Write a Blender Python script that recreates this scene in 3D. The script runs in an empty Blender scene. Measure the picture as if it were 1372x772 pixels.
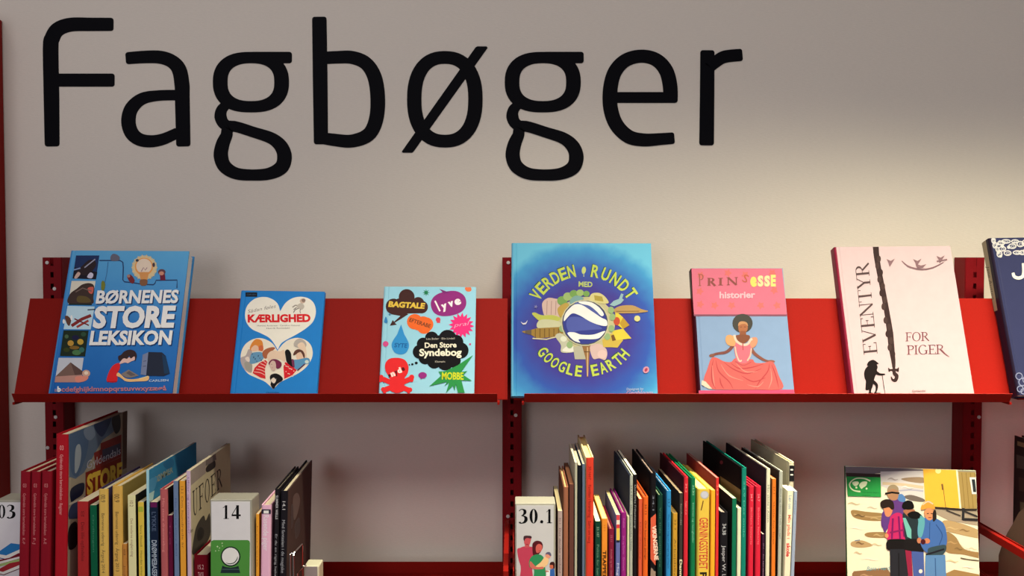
import bpy, bmesh, math, random
from mathutils import Vector, Matrix

random.seed(7)
S = bpy.context.scene
COL = S.collection
R = math.radians

# ------------------------------------------------------------------ camera
F = 1250.0                      # focal length in pixels of the 1372 x 772 frame
PITCH = math.atan(42.0 / F)
CAM = Vector((0.0, -1.87, 1.55))
cam = bpy.data.cameras.new('camera')
cam.sensor_width = 36.0
cam.lens = F / 1372.0 * 36.0
cam.clip_start = 0.02
co = bpy.data.objects.new('camera', cam)
co.location = CAM
co.rotation_euler = (math.pi / 2 - PITCH, 0, 0)
COL.objects.link(co)
S.camera = co

# ------------------------------------------------------------------ light
S.view_settings.view_transform = 'Standard'
S.view_settings.look = 'None'
S.view_settings.exposure = 0.06
S.view_settings.gamma = 1.0
S.view_settings.use_curve_mapping = False
W = bpy.data.worlds.new('room_light')
S.world = W
W.use_nodes = True
W.node_tree.nodes['Background'].inputs[0].default_value = (0.96, 0.90, 0.94, 1)
W.node_tree.nodes['Background'].inputs[1].default_value = 0.135


def area(name, loc, target, sx, sy, power, colr, spread=180):
    l = bpy.data.lights.new(name, 'AREA')
    l.shape = 'RECTANGLE'
    l.size = sx
    l.size_y = sy
    l.energy = power
    l.color = colr
    l.spread = R(spread)
    o = bpy.data.objects.new(name, l)
    o.location = loc
    d = Vector(target) - Vector(loc)
    o.rotation_euler = d.to_track_quat('-Z', 'Y').to_euler()
    COL.objects.link(o)
    return o


# a louvred ceiling strip close to the wall on the right, a weaker one on the left, a ceiling lamp further out in the room, and an added fill from the front left
area('ceiling_strip_light', (1.12, -0.74, 2.75), (1.12, -0.62, 0.0), 1.25, 0.12, 33.0, (1.0, 0.91, 0.62), 72)
area('ceiling_strip_light', (0.2, -0.74, 2.75), (0.2, -0.64, 0.0), 0.8, 0.12, 10.0, (1.0, 0.91, 0.66), 76)
area('ceiling_panel_light', (-0.4, -2.0, 3.0), (-0.3, -1.0, 0.0), 2.6, 0.5, 19.0, (1.0, 0.92, 0.885))
area('front_left_fill', (-1.5, -4.3, 2.0), (-0.4, 0.0, 1.6), 1.4, 1.4, 22.0, (0.97, 0.945, 1.0))  # added soft fill light, no window known there

# ------------------------------------------------------------------ pixel helpers
FWD = Vector((0, math.cos(PITCH), -math.sin(PITCH)))
UPV = Vector((0, math.sin(PITCH), math.cos(PITCH)))


def ray(px, py):
    return Vector((1, 0, 0)) * (px - 686.0) + UPV * (386.0 - py) + FWD * F


def at(px, py, Y):
    d = ray(px, py)
    return CAM + d * ((Y - CAM.y) / d.y)


def hit(px, py, P, N):
    d = ray(px, py)
    return CAM + d * ((P - CAM).dot(N) / d.dot(N))


# ------------------------------------------------------------------ materials
def lin(c):
    c = c / 255.0
    return c / 12.92 if c <= 0.04045 else ((c + 0.055) / 1.055) ** 2.4


MATS = {}


def M(c, gain=1.0, rough=0.48, spec=0.07, kind='print'):
    key = (tuple(c), round(gain, 2), rough, kind)
    if key in MATS:
        return MATS[key]
    rgb = [min(0.9, max(0.0025, lin(v) * gain)) for v in c]
    m = bpy.data.materials.new(kind)
    m.use_nodes = True
    nt = m.node_tree
    b = nt.nodes['Principled BSDF']
    b.inputs['Roughness'].default_value = rough
    b.inputs['Specular IOR Level'].default_value = spec
    tc = nt.nodes.new('ShaderNodeTexCoord')
    nz = nt.nodes.new('ShaderNodeTexNoise')
    nz.inputs['Scale'].default_value = 60.0
    nz.inputs['Detail'].default_value = 3.0
    nt.links.new(tc.outputs['Object'], nz.inputs['Vector'])
    mr = nt.nodes.new('ShaderNodeMapRange')
    amp = 0.12 if kind in ('paper', 'photo') else 0.05
    mr.inputs['To Min'].default_value = 1 - amp
    mr.inputs['To Max'].default_value = 1 + amp
    nt.links.new(nz.outputs['Fac'], mr.inputs['Value'])
    mx = nt.nodes.new('ShaderNodeVectorMath')
    mx.operation = 'SCALE'
    mx.inputs[0].default_value = rgb
    nt.links.new(mr.outputs['Result'], mx.inputs['Scale'])
    if kind == 'paper':
        mp = nt.nodes.new('ShaderNodeMapping')
        mp.inputs['Scale'].default_value = (30, 0.5, 0.5)
        nt.links.new(tc.outputs['Object'], mp.inputs['Vector'])
        nt.links.new(mp.outputs['Vector'], nz.inputs['Vector'])
        bp = nt.nodes.new('ShaderNodeBump')
        bp.inputs['Strength'].default_value = 0.3
        bp.inputs['Distance'].default_value = 0.001
        nt.links.new(nz.outputs['Fac'], bp.inputs['Height'])
        nt.links.new(bp.outputs['Normal'], b.inputs['Normal'])
    nt.links.new(mx.outputs[0], b.inputs['Base Color'])
    MATS[key] = m
    return m


def grad_mat(name, stops, gain, mode, a, b_, rough=0.35):
    """printed colour wash: mode 'z' runs from height a to b_, mode 'r' runs outward from point a=(y,z) with radii b_"""
    m = bpy.data.materials.new(name)
    m.use_nodes = True
    nt = m.node_tree
    b = nt.nodes['Principled BSDF']
    b.inputs['Roughness'].default_value = rough
    b.inputs['Specular IOR Level'].default_value = 0.1
    tc = nt.nodes.new('ShaderNodeTexCoord')
    mp = nt.nodes.new('ShaderNodeMapping')
    mp.vector_type = 'POINT'
    rp = nt.nodes.new('ShaderNodeValToRGB')
    while len(rp.color_ramp.elements) < len(stops):
        rp.color_ramp.elements.new(0.5)
    for e, (p, c) in zip(rp.color_ramp.elements, stops):
        e.position = p
        e.color = [min(0.9, lin(v) * gain) for v in c] + [1]
    nt.links.new(tc.outputs['Object'], mp.inputs['Vector'])
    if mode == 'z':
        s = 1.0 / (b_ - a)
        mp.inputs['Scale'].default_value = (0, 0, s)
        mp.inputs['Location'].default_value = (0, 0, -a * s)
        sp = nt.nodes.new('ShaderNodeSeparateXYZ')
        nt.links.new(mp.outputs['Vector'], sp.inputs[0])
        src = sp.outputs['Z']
    else:
        sy, sz = 1 / b_[0], 1 / b_[1]
        mp.inputs['Scale'].default_value = (0, sy, sz)
        mp.inputs['Location'].default_value = (0, -a[0] * sy, -a[1] * sz)
        ln = nt.nodes.new('ShaderNodeVectorMath')
        ln.operation = 'LENGTH'
        nt.links.new(mp.outputs['Vector'], ln.inputs[0])
        src = ln.outputs['Value']
    nz = nt.nodes.new('ShaderNodeTexNoise')
    nz.inputs['Scale'].default_value = 45
    nt.links.new(tc.outputs['Object'], nz.inputs['Vector'])
    ad = nt.nodes.new('ShaderNodeMath')
    ad.operation = 'MULTIPLY_ADD'
    ad.inputs[1].default_value = 0.10
    nt.links.new(nz.outputs['Fac'], ad.inputs[0])
    nt.links.new(src, ad.inputs[2])
    nt.links.new(ad.outputs[0], rp.inputs['Fac'])
    nt.links.new(rp.outputs['Color'], b.inputs['Base Color'])
    return m


def wall_mat():
    m = bpy.data.materials.new('painted_woven_wallpaper')
    m.use_nodes = True
    nt = m.node_tree
    b = nt.nodes['Principled BSDF']
    b.inputs['Roughness'].default_value = 0.75
    b.inputs['Specular IOR Level'].default_value = 0.2
    tc = nt.nodes.new('ShaderNodeTexCoord')
    mp = nt.nodes.new('ShaderNodeMapping')
    mp.inputs['Scale'].default_value = (120, 120, 620)
    nt.links.new(tc.outputs['Object'], mp.inputs['Vector'])
    nz = nt.nodes.new('ShaderNodeTexNoise')
    nz.inputs['Scale'].default_value = 1.0
    nz.inputs['Detail'].default_value = 4
    nt.links.new(mp.outputs['Vector'], nz.inputs['Vector'])
    rp = nt.nodes.new('ShaderNodeValToRGB')
    rp.color_ramp.elements[0].color = (0.71, 0.655, 0.59, 1)
    rp.color_ramp.elements[1].color = (0.79, 0.73, 0.66, 1)
    nt.links.new(nz.outputs['Fac'], rp.inputs['Fac'])
    nt.links.new(rp.outputs['Color'], b.inputs['Base Color'])
    bp = nt.nodes.new('ShaderNodeBump')
    bp.inputs['Strength'].default_value = 0.2
    bp.inputs['Distance'].default_value = 0.0015
    nt.links.new(nz.outputs['Fac'], bp.inputs['Height'])
    nt.links.new(bp.outputs['Normal'], b.inputs['Normal'])
    return m


def floor_mat():
    m = bpy.data.materials.new('grey_linoleum')
    m.use_nodes = True
    nt = m.node_tree
    b = nt.nodes['Principled BSDF']
    b.inputs['Roughness'].default_value = 0.5
    nz = nt.nodes.new('ShaderNodeTexNoise')
    nz.inputs['Scale'].default_value = 25
    nz.inputs['Detail'].default_value = 6
    rp = nt.nodes.new('ShaderNodeValToRGB')
    rp.color_ramp.elements[0].color = (0.16, 0.14, 0.13, 1)
    rp.color_ramp.elements[1].color = (0.28, 0.25, 0.23, 1)
    nt.links.new(nz.outputs['Fac'], rp.inputs['Fac'])
    nt.links.new(rp.outputs['Color'], b.inputs['Base Color'])
    return m


def metal_red(name='red_powder_coated_steel', rgb=(0.25, 0.009, 0.006), rough=0.42):
    m = bpy.data.materials.new(name)
    m.use_nodes = True
    nt = m.node_tree
    b = nt.nodes['Principled BSDF']
    b.inputs['Roughness'].default_value = rough
    b.inputs['Specular IOR Level'].default_value = 0.06
    tc = nt.nodes.new('ShaderNodeTexCoord')
    nz = nt.nodes.new('ShaderNodeTexNoise')
    nz.inputs['Scale'].default_value = 500
    nt.links.new(tc.outputs['Object'], nz.inputs['Vector'])
    rp = nt.nodes.new('ShaderNodeValToRGB')
    rp.color_ramp.elements[0].color = [v * 0.88 for v in rgb] + [1]
    rp.color_ramp.elements[1].color = [v * 1.1 for v in rgb] + [1]
    nt.links.new(nz.outputs['Fac'], rp.inputs['Fac'])
    nt.links.new(rp.outputs['Color'], b.inputs['Base Color'])
    bp = nt.nodes.new('ShaderNodeBump')
    bp.inputs['Strength'].default_value = 0.12
    bp.inputs['Distance'].default_value = 0.0006
    nt.links.new(nz.outputs['Fac'], bp.inputs['Height'])
    nt.links.new(bp.outputs['Normal'], b.inputs['Normal'])
    return m


RED = metal_red()
RED_POST = metal_red('dark_red_steel', (0.20, 0.008, 0.012), 0.5)
WHITE_STEEL = M((214, 208, 204), 1, 0.3, 0.5, 'steel')
WHITE_STEEL.node_tree.nodes['Principled BSDF'].inputs['Metallic'].default_value = 0.25
CHROME = M((225, 225, 225), 1, 0.12, 0.8, 'chrome')
CHROME.node_tree.nodes['Principled BSDF'].inputs['Metallic'].default_value = 1.0
VINYL = M((9, 9, 15), 1, 0.6, 0.06, 'vinyl')

# ------------------------------------------------------------------ mesh builder


class MB:
    def __init__(self):
        self.v, self.f, self.m, self.mats = [], [], [], []

    def mi(self, mat):
        if mat not in self.mats:
            self.mats.append(mat)
        return self.mats.index(mat)

    def face(self, pts, mat):
        n = len(self.v)
        self.v += [tuple(p) for p in pts]
        self.f.append(tuple(range(n, n + len(pts))))
        self.m.append(self.mi(mat))

    def mesh(self, vs, fs, mat):
        n = len(self.v)
        self.v += [tuple(p) for p in vs]
        k = self.mi(mat)
        for f in fs:
            self.f.append(tuple(i + n for i in f))
            self.m.append(k)

    def box(self, x0, x1, y0, y1, z0, z1, mat):
        vs = [(x, y, z) for x in (x0, x1) for y in (y0, y1) for z in (z0, z1)]
        self.mesh(vs, [(0, 1, 3, 2), (4, 6, 7, 5), (0, 4, 5, 1), (2, 3, 7, 6), (0, 2, 6, 4), (1, 5, 7, 3)], mat)

    def bbox(self, x0, x1, y0, y1, z0, z1, mat, r=0.002):
        """box with chamfered edges"""
        bm = bmesh.new()
        bmesh.ops.create_cube(bm, size=1)
        for v in bm.verts:
            v.co = Vector((x0 + (v.co.x + .5) * (x1 - x0), y0 + (v.co.y + .5) * (y1 - y0), z0 + (v.co.z + .5) * (z1 - z0)))
        bmesh.ops.bevel(bm, geom=list(bm.edges), offset=r, segments=2, affect='EDGES', profile=0.5)
        bm.verts.index_update()
        self.mesh([v.co[:] for v in bm.verts], [[v.index for v in f.verts] for f in bm.faces], mat)
        bm.free()

    def prism(self, poly, axis, a, b, mat):
        """extrude a 2D polygon along an axis: poly coords are the other two axes in order"""
        def p3(p, t):
            if axis == 'x':
                return (t, p[0], p[1])
            if axis == 'y':
                return (p[0], t, p[1])
            return (p[0], p[1], t)
        n = len(poly)
        vs = [p3(p, a) for p in poly] + [p3(p, b) for p in poly]
        fs = [tuple(range(n)), tuple(range(2 * n - 1, n - 1, -1))]
        fs += [(i, (i + 1) % n, n + (i + 1) % n, n + i) for i in range(n)]
        self.mesh(vs, fs, mat)

    def tube(self, pts, r, mat, n=10):
        pts = [Vector(p) for p in pts]
        rings = []
        for i, p in enumerate(pts):
            d = (pts[min(i + 1, len(pts) - 1)] - pts[max(i - 1, 0)]).normalized()
            u = d.cross(Vector((0, 0, 1)))
            if u.length < 1e-4:
                u = d.cross(Vector((1, 0, 0)))
            u.normalize()
            w = d.cross(u)
            rings.append([p + u * math.cos(2 * math.pi * k / n) * r + w * math.sin(2 * math.pi * k / n) * r for k in range(n)])
        vs = [v for rg in rings for v in rg]
        fs = []
        for i in range(len(rings) - 1):
            for k in range(n):
                fs.append((i * n + k, i * n + (k + 1) % n, (i + 1) * n + (k + 1) % n, (i + 1) * n + k))
        fs.append(tuple(range(n)))
        fs.append(tuple((len(rings) - 1) * n + k for k in range(n - 1, -1, -1)))
        self.mesh(vs, fs, mat)

    def build(self, name, parent=None, normals=True):
        me = bpy.data.meshes.new(name)
        me.from_pydata(self.v, [], self.f)
        for m in self.mats:
            me.materials.append(m)
        me.polygons.foreach_set('material_index', self.m)
        me.update()
        if normals:
            bm = bmesh.new()
            bm.from_mesh(me)
            bmesh.ops.recalc_face_normals(bm, faces=bm.faces)
            bm.to_mesh(me)
            bm.free()
        o = bpy.data.objects.new(name, me)
        COL.objects.link(o)
        if parent:
            o.parent = parent
        return o


def tag(o, label=None, cat=None, group=None, kind=None):
    if label:
        o['label'] = label
    if cat:
        o['category'] = cat
    if group:
        o['group'] = group
    if kind:
        o['kind'] = kind
    return o


def empty(name, mat4):
    o = bpy.data.objects.new(name, None)
    COL.objects.link(o)
    o.empty_display_size = 0.05
    o.matrix_world = mat4
    return o


# ------------------------------------------------------------------ 2D shapes
def smooth(pts, closed=False, n=6):
    out = []
    P = [Vector(p) for p in pts]
    L = len(P)
    rng = range(L if closed else L - 1)
    for i in rng:
        p0 = P[(i - 1) % L] if (closed or i > 0) else P[0]
        p1 = P[i]
        p2 = P[(i + 1) % L]
        p3 = P[(i + 2) % L] if (closed or i + 2 < L) else P[L - 1]
        for k in range(n):
            t = k / n
            out.append(0.5 * ((2 * p1) + (p2 - p0) * t + (2 * p0 - 5 * p1 + 4 * p2 - p3) * t * t + (3 * p1 - p0 - 3 * p2 + p3) * t ** 3))
    if not closed:
        out.append(P[-1])
    return out


def ribbon(pts, widths, closed=False, rnd=0.0):
    """left and right border of a stroke; widths one per point or a number"""
    P = [Vector(p) for p in pts]
    n = len(P)
    wd = [widths] * n if not isinstance(widths, (list, tuple)) else list(widths)
    if rnd and not closed:
        def cap(Pa, Pb, w):
            d = (Pb - Pa)
            d.normalize()
            pp, ww = [], []
            for a in (0, 30, 60):
                s = rnd * (1 - math.sin(R(a)))
                pp.append(Pa + d * s)
                ww.append(w - 2 * rnd * (1 - math.cos(R(a))))
            return pp[::-1], ww[::-1]
        a, aw = cap(P[0], P[1], wd[0])
        # order from the tip inwards: narrow to full
        a = [P[0] + (P[1] - P[0]).normalized() * rnd * (1 - math.cos(R(t))) for t in (0, 30, 60, 90)]
        aw = [wd[0] - 2 * rnd * (1 - math.sin(R(t))) for t in (0, 30, 60, 90)]
        b = [P[-1] + (P[-2] - P[-1]).normalized() * rnd * (1 - math.cos(R(t))) for t in (90, 60, 30, 0)]
        bw = [wd[-1] - 2 * rnd * (1 - math.sin(R(t))) for t in (90, 60, 30, 0)]
        P = a + P[1:-1] + b
        wd = aw + wd[1:-1] + bw
        n = len(P)
    Lf, Rt = [], []
    for i in range(n):
        if closed:
            d = P[(i + 1) % n] - P[i - 1]
        else:
            d = P[min(i + 1, n - 1)] - P[max(i - 1, 0)]
        if d.length < 1e-9:
            d = Vector((1, 0))
        d.normalize()
        q = Vector((-d.y, d.x)) * wd[i] * 0.5
        Lf.append(P[i] + q)
        Rt.append(P[i] - q)
    return Lf, Rt


def resample_w(ws, npts):
    out = []
    k = len(ws) - 1
    for i in range(npts):
        t = i / (npts - 1) * k
        j = min(int(t), k - 1)
        out.append(ws[j] + (ws[j + 1] - ws[j]) * (t - j))
    return out


# builtin sans lettering -----------------------------------------------------
TXT = {}


def text_shape(s, bold=0.0):
    key = (s, bold)
    if key in TXT:
        return TXT[key]
    c = bpy.data.curves.new('lettering', 'FONT')
    c.body = s
    c.size = 1.0
    c.offset = bold
    c.resolution_u = 3
    c.fill_mode = 'FRONT'
    o = bpy.data.objects.new('lettering', c)
    COL.objects.link(o)
    dg = bpy.context.evaluated_depsgraph_get()
    me = o.evaluated_get(dg).to_mesh()
    vs = [(v.co.x, v.co.y) for v in me.vertices]
    fs = [tuple(p.vertices) for p in me.polygons]
    o.evaluated_get(dg).to_mesh_clear()
    bpy.data.objects.remove(o)
    bpy.data.curves.remove(c)
    if vs:
        x0 = min(v[0] for v in vs)
        vs = [(x - x0, y) for x, y in vs]
        w = max(v[0] for v in vs)
    else:
        w = 0.3
    TXT[key] = (vs, fs, w)
    return TXT[key]


CAPH = max(v[1] for v in text_shape('H')[0])

# serif lettering drawn with strokes: k thick, n thin, o oval, d bowl ----------
SERIF = {
    'E': (.66, [('k', .16, 0, .16, 1), ('n', .0, .97, .58, .97), ('n', .16, .52, .44, .52), ('n', .0, .03, .62, .03), ('n', .58, 1, .58, .8), ('n', .62, 0, .62, .22), ('n', .44, .62, .44, .42)]),
    'F': (.62, [('k', .16, 0, .16, 1), ('n', .0, .97, .56, .97), ('n', .16, .5, .44, .5), ('n', .0, .03, .32, .03), ('n', .56, 1, .56, .78), ('n', .44, .6, .44, .4)]),
    'I': (.34, [('k', .16, 0, .16, 1), ('n', .0, .97, .32, .97), ('n', .0, .03, .32, .03)]),
    'V': (.80, [('k', .1, 1, .40, 0), ('n', .40, 0, .70, 1), ('n', .0, .97, .24, .97), ('n', .58, .97, .80, .97)]),
    'N': (.84, [('n', .12, 0, .12, 1), ('k', .10, 1, .70, 0), ('n', .70, 0, .70, 1), ('n', .0, .03, .24, .03), ('n', .0, .97, .16, .97), ('n', .58, .97, .82, .97)]),
    'T': (.74, [('k', .36, 0, .36, 1), ('n', .02, .97, .70, .97), ('n', .03, 1, .03, .78), ('n', .69, 1, .69, .78), ('n', .2, .03, .52, .03)]),
    'Y': (.76, [('k', .1, 1, .38, .45), ('n', .38, .45, .66, 1), ('k', .38, 0, .38, .48), ('n', .0, .97, .24, .97), ('n', .54, .97, .76, .97), ('n', .22, .03, .54, .03)]),
    'P': (.62, [('k', .16, 0, .16, 1), ('d', .16, .5, 1, .56), ('n', .0, .97, .3, .97), ('n', .0, .03, .32, .03)]),
    'R': (.76, [('k', .16, 0, .16, 1), ('d', .16, .5, 1, .56), ('k', .36, .5, .74, -.02), ('n', .0, .97, .3, .97), ('n', .0, .03, .32, .03)]),
    'O': (.86, [('o', .42, .5, .40, .52)]),
    'G': (.84, [('g', .42, .5, .40, .52), ('k', .70, .05, .70, .40), ('n', .54, .41, .82, .41)]),
    'U': (.80, [('k', .16, .3, .16, 1), ('u', .16, .64, .32), ('n', .64, .3, .64, 1), ('n', .0, .97, .32, .97), ('n', .52, .97, .78, .97)]),
    '0': (.50, [('o', .24, .5, .23, .52)]),
    '1': (.50, [('k', .26, 0, .26, 1), ('n', .08, .03, .46, .03), ('n', .05, .80, .26, .97)]),
    '4': (.54, [('k', .34, 0, .34, 1), ('n', .02, .30, .34, .98), ('m', .0, .27, .52, .27)]),
    '3': (.50, [('c', [(.04, .86), (.12, .97), (.24, .98), (.35, .90), (.36, .74), (.28, .60), (.16, .53)], [.05, .05, .08, .16, .17, .10, .04]),
                ('c', [(.16, .53), (.30, .50), (.41, .40), (.42, .22), (.34, .07), (.20, .0), (.10, .02), (.06, .09)], [.04, .08, .17, .19, .15, .07, .10, .12])]),
    '.': (.24, [('o', .10, .08, .09, .09, 1)]),
    ' ': (.35, []),
}


def serif_polys(s, thick=.13, thin=.045):
    polys = []
    x = 0.0
    for ch in s:
        adv, st = SERIF[ch]
        for q in st:
            k = q[0]
            if k in 'knm':
                w = {'k': thick, 'n': thin, 'm': thick * .8}[k]
                a, b = ribbon([(x + q[1], q[2]), (x + q[3], q[4])], w)
                polys.append(a + b[::-1])
            elif k == 'o':
                cx, cy, rx, ry = q[1:5]
                n = 28
                o_, i_ = [], []
                for j in range(n):
                    t = 2 * math.pi * j / n
                    o_.append(Vector((x + cx + rx * math.cos(t), cy + ry * math.sin(t))))
                    i_.append(Vector((x + cx + (rx - thick) * math.cos(t), cy + (ry - thin) * math.sin(t))))
                if len(q) > 5:
                    polys.append(o_)
                else:
                    for j in range(n):
                        polys.append([o_[j], o_[(j + 1) % n], i_[(j + 1) % n], i_[j]])
            elif k == 'g':
                cx, cy, rx, ry = q[1:5]
                pts, ws = [], []
                for j in range(25):
                    t = R(42 + j * (318 - 42) / 24)
                    c = abs(math.cos(t))
                    pts.append((x + cx + (rx - thick / 2) * math.cos(t), cy + (ry - thin / 2) * math.sin(t)))
                    ws.append(thin + (thick - thin) * c ** 1.5)
                a, b = ribbon(pts, ws)
                polys.append(a + b[::-1])
            elif k == 'd':
                sx, z0, z1, xr = q[1:5]
                pts, ws = [], []
                cy, ry = (z0 + z1) / 2, (z1 - z0) / 2 - thin / 2
                for j in range(15):
                    t = R(90 - j * 180 / 14)
                    pts.append((x + sx + .16 + (xr - sx - .16) * math.cos(t), cy + ry * math.sin(t)))
                    ws.append(thin + (thick - thin) * max(0, math.cos(t)) ** 1.5)
                pts = [(x + sx, cy + ry)] + pts + [(x + sx, cy - ry)]
                ws = [thin] + ws + [thin]
                a, b = ribbon(pts, ws)
                polys.append(a + b[::-1])
            elif k == 'u':
                xl, xr, h = q[1:4]
                pts, ws = [], []
                for j in range(15):
                    t = R(180 + j * 180 / 14)
                    pts.append((x + (xl + xr) / 2 + (xr - xl) / 2 * math.cos(t), h + (h - .02) * math.sin(t)))
                    ws.append(thin + (thick - thin) * (max(0, -math.cos(t))))
                a, b = ribbon(pts, ws)
                polys.append(a + b[::-1])
            elif k == 'c':
                pts = smooth([(x + p[0], p[1]) for p in q[1]], False, 4)
                ws = resample_w([w * thick / .17 for w in q[2]], len(pts))
                a, b = ribbon(pts, ws)
                polys.append(a + b[::-1])
        x += adv
    return polys, x


class Art:
    """printing on one flat face of a thing. Shapes are traced in photo pixels and laid onto the face itself.
    plane: origin O and axes A, B of the face in the thing's local space, outward normal N"""
    STEP = 1.3e-5

    def __init__(self, mb, M4, O, A, B, N, gain=1.0, rough=0.38):
        self.mb, self.M4 = mb, M4
        self.O, self.A, self.B, self.N = Vector(O), Vector(A), Vector(B), Vector(N)
        self.wO = M4 @ self.O
        self.wN = (M4.to_3x3() @ self.N).normalized()
        self.inv = M4.inverted()
        self.k = 2
        self.gain = gain
        self.rough = rough
        self.fr = (0, 0, 1)
        self.clip = None

    def frame(self, x0=0, y0=0, s=1.0):
        self.fr = (x0, y0, s)
        return self

    def loc(self, p):
        px = p[0] / self.fr[2] + self.fr[0]
        py = p[1] / self.fr[2] + self.fr[1]
        q = self.inv @ hit(px, py, self.wO, self.wN) - self.O
        return Vector((q.dot(self.A), q.dot(self.B)))

    def lift(self, uv):
        return self.O + self.A * uv[0] + self.B * uv[1] + self.N * (self.k * self.STEP)

    def mat(self, c):
        return c if not isinstance(c, tuple) else M(c, self.gain, self.rough)

    def raw(self, uvs, c):
        if self.clip:            # keep the printing inside the edges of its face
            w, h = self.clip
            for ax, lim, sg in ((0, 0.0004, 1), (0, w - 0.0004, -1), (1, 0.0004, 1), (1, h - 0.0004, -1)):
                out = []
                n = len(uvs)
                for i in range(n):
                    p, q = Vector(uvs[i - 1]), Vector(uvs[i])
                    dp, dq = (p[ax] - lim) * sg, (q[ax] - lim) * sg
                    if (dp < 0) != (dq < 0):
                        out.append(p + (q - p) * (dp / (dp - dq)))
                    if dq >= 0:
                        out.append(q)
                uvs = out
                if len(uvs) < 3:
                    return
        self.mb.face([self.lift(u) for u in uvs], self.mat(c))

    def poly(self, pts, c):
        self.k += 1
        self.raw([self.loc(p) for p in pts], c)

    def blob(self, pts, c, n=5):
        self.poly(smooth(pts, True, n), c)

    def rect(self, x0, y0, x1, y1, c):
        self.poly([(x0, y0), (x1, y0), (x1, y1), (x0, y1)], c)

    def ell(self, cx, cy, rx, ry, c, rot=0, n=22):
        a = R(rot)
        self.poly([(cx + rx * math.cos(t) * math.cos(a) - ry * math.sin(t) * math.sin(a),
                    cy + rx * math.cos(t) * math.sin(a) + ry * math.sin(t) * math.cos(a)) for t in [2 * math.pi * i / n for i in range(n)]], c)

    def line(self, pts, w, c, sm=False):
        if sm:
            pts = smooth(pts, False, 5)
        if isinstance(w, (list, tuple)):
            w = resample_w(w, len(pts))
        a, b = ribbon(pts, w)
        self.k += 1
        for i in range(len(a) - 1):
            self.raw([self.loc(q) for q in (a[i], a[i + 1], b[i + 1], b[i])], c)

    def ring(self, cx, cy, rx, ry, w, c, n=32):
        self.k += 1
        for i in range(n):
            t0, t1 = 2 * math.pi * i / n, 2 * math.pi * (i + 1) / n
            q = [(cx + (rx + s) * math.cos(t), cy + (ry + s) * math.sin(t)) for t, s in ((t0, w / 2), (t1, w / 2), (t1, -w / 2), (t0, -w / 2))]
            self.raw([self.loc(p) for p in q], c)

    def star(self, cx, cy, ro, ri, n, c, rot=0, sx=1.0, sy=1.0):
        pts = []
        for i in range(2 * n):
            t = R(rot) + math.pi * i / n
            r = ro if i % 2 == 0 else ri
            pts.append((cx + r * math.cos(t) * sx, cy + r * math.sin(t) * sy))
        self.poly(pts, c)

    def cloud(self, circles, c):
        for (x, y, r) in circles:
            self.ell(x, y, r, r, c)

    def text(self, s, p0, p1, h, c, bold=0.02, shear=0.0, up=None, serif=None, dk=1):
        """baseline from p0 to p1, capital height h (all in the current frame)"""
        d = Vector(p1) - Vector(p0)
        if up is None:
            d1 = d.normalized()
            up = Vector((d1.y, -d1.x))
        up = Vector(up).normalized() * h
        a = self.loc(p0)
        ax = self.loc(p1) - a
        ay = self.loc(Vector(p0) + up) - a
        self.k += dk
        m = self.mat(c)
        if serif:
            polys, w = serif_polys(s, *serif)
            for pl in polys:
                self.k += 0.12
                self.mb.face([self.lift(a + ax * (q[0] / w) + ay * q[1]) for q in pl], m)
            self.k = math.ceil(self.k)
            return
        vs, fs, w = text_shape(s, bold)
        if not vs:
            return
        self.mb.mesh([self.lift(a + ax * (x / w + shear * y / CAPH * h / d.length) + ay * (y / CAPH)) for x, y in vs], fs, m)

    def arc_text(self, s, ctr, r, a0, a1, h, c, bold=0.02, inward=False, sy=1.0, tw=0.75):
        n = len(s)
        for i, ch in enumerate(s):
            if ch == ' ':
                continue
            t = R(a0 + (a1 - a0) * (i / max(1, n - 1)))
            x, y = ctr[0] + r * math.cos(t), ctr[1] + r * sy * math.sin(t)
            tang = Vector((-math.sin(t), math.cos(t))) * (1 if not inward else -1)
            up = Vector((math.cos(t), math.sin(t))) * (1 if not inward else -1)
            p0 = Vector((x, y)) - tang * h * tw * .5
            p1 = Vector((x, y)) + tang * h * tw * .5
            if ch in 'I':
                p0 = Vector((x, y)) - tang * h * .1
                p1 = Vector((x, y)) + tang * h * .1
            self.text(ch, p0, p1, h, c, bold, up=up, dk=0.2)


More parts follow.
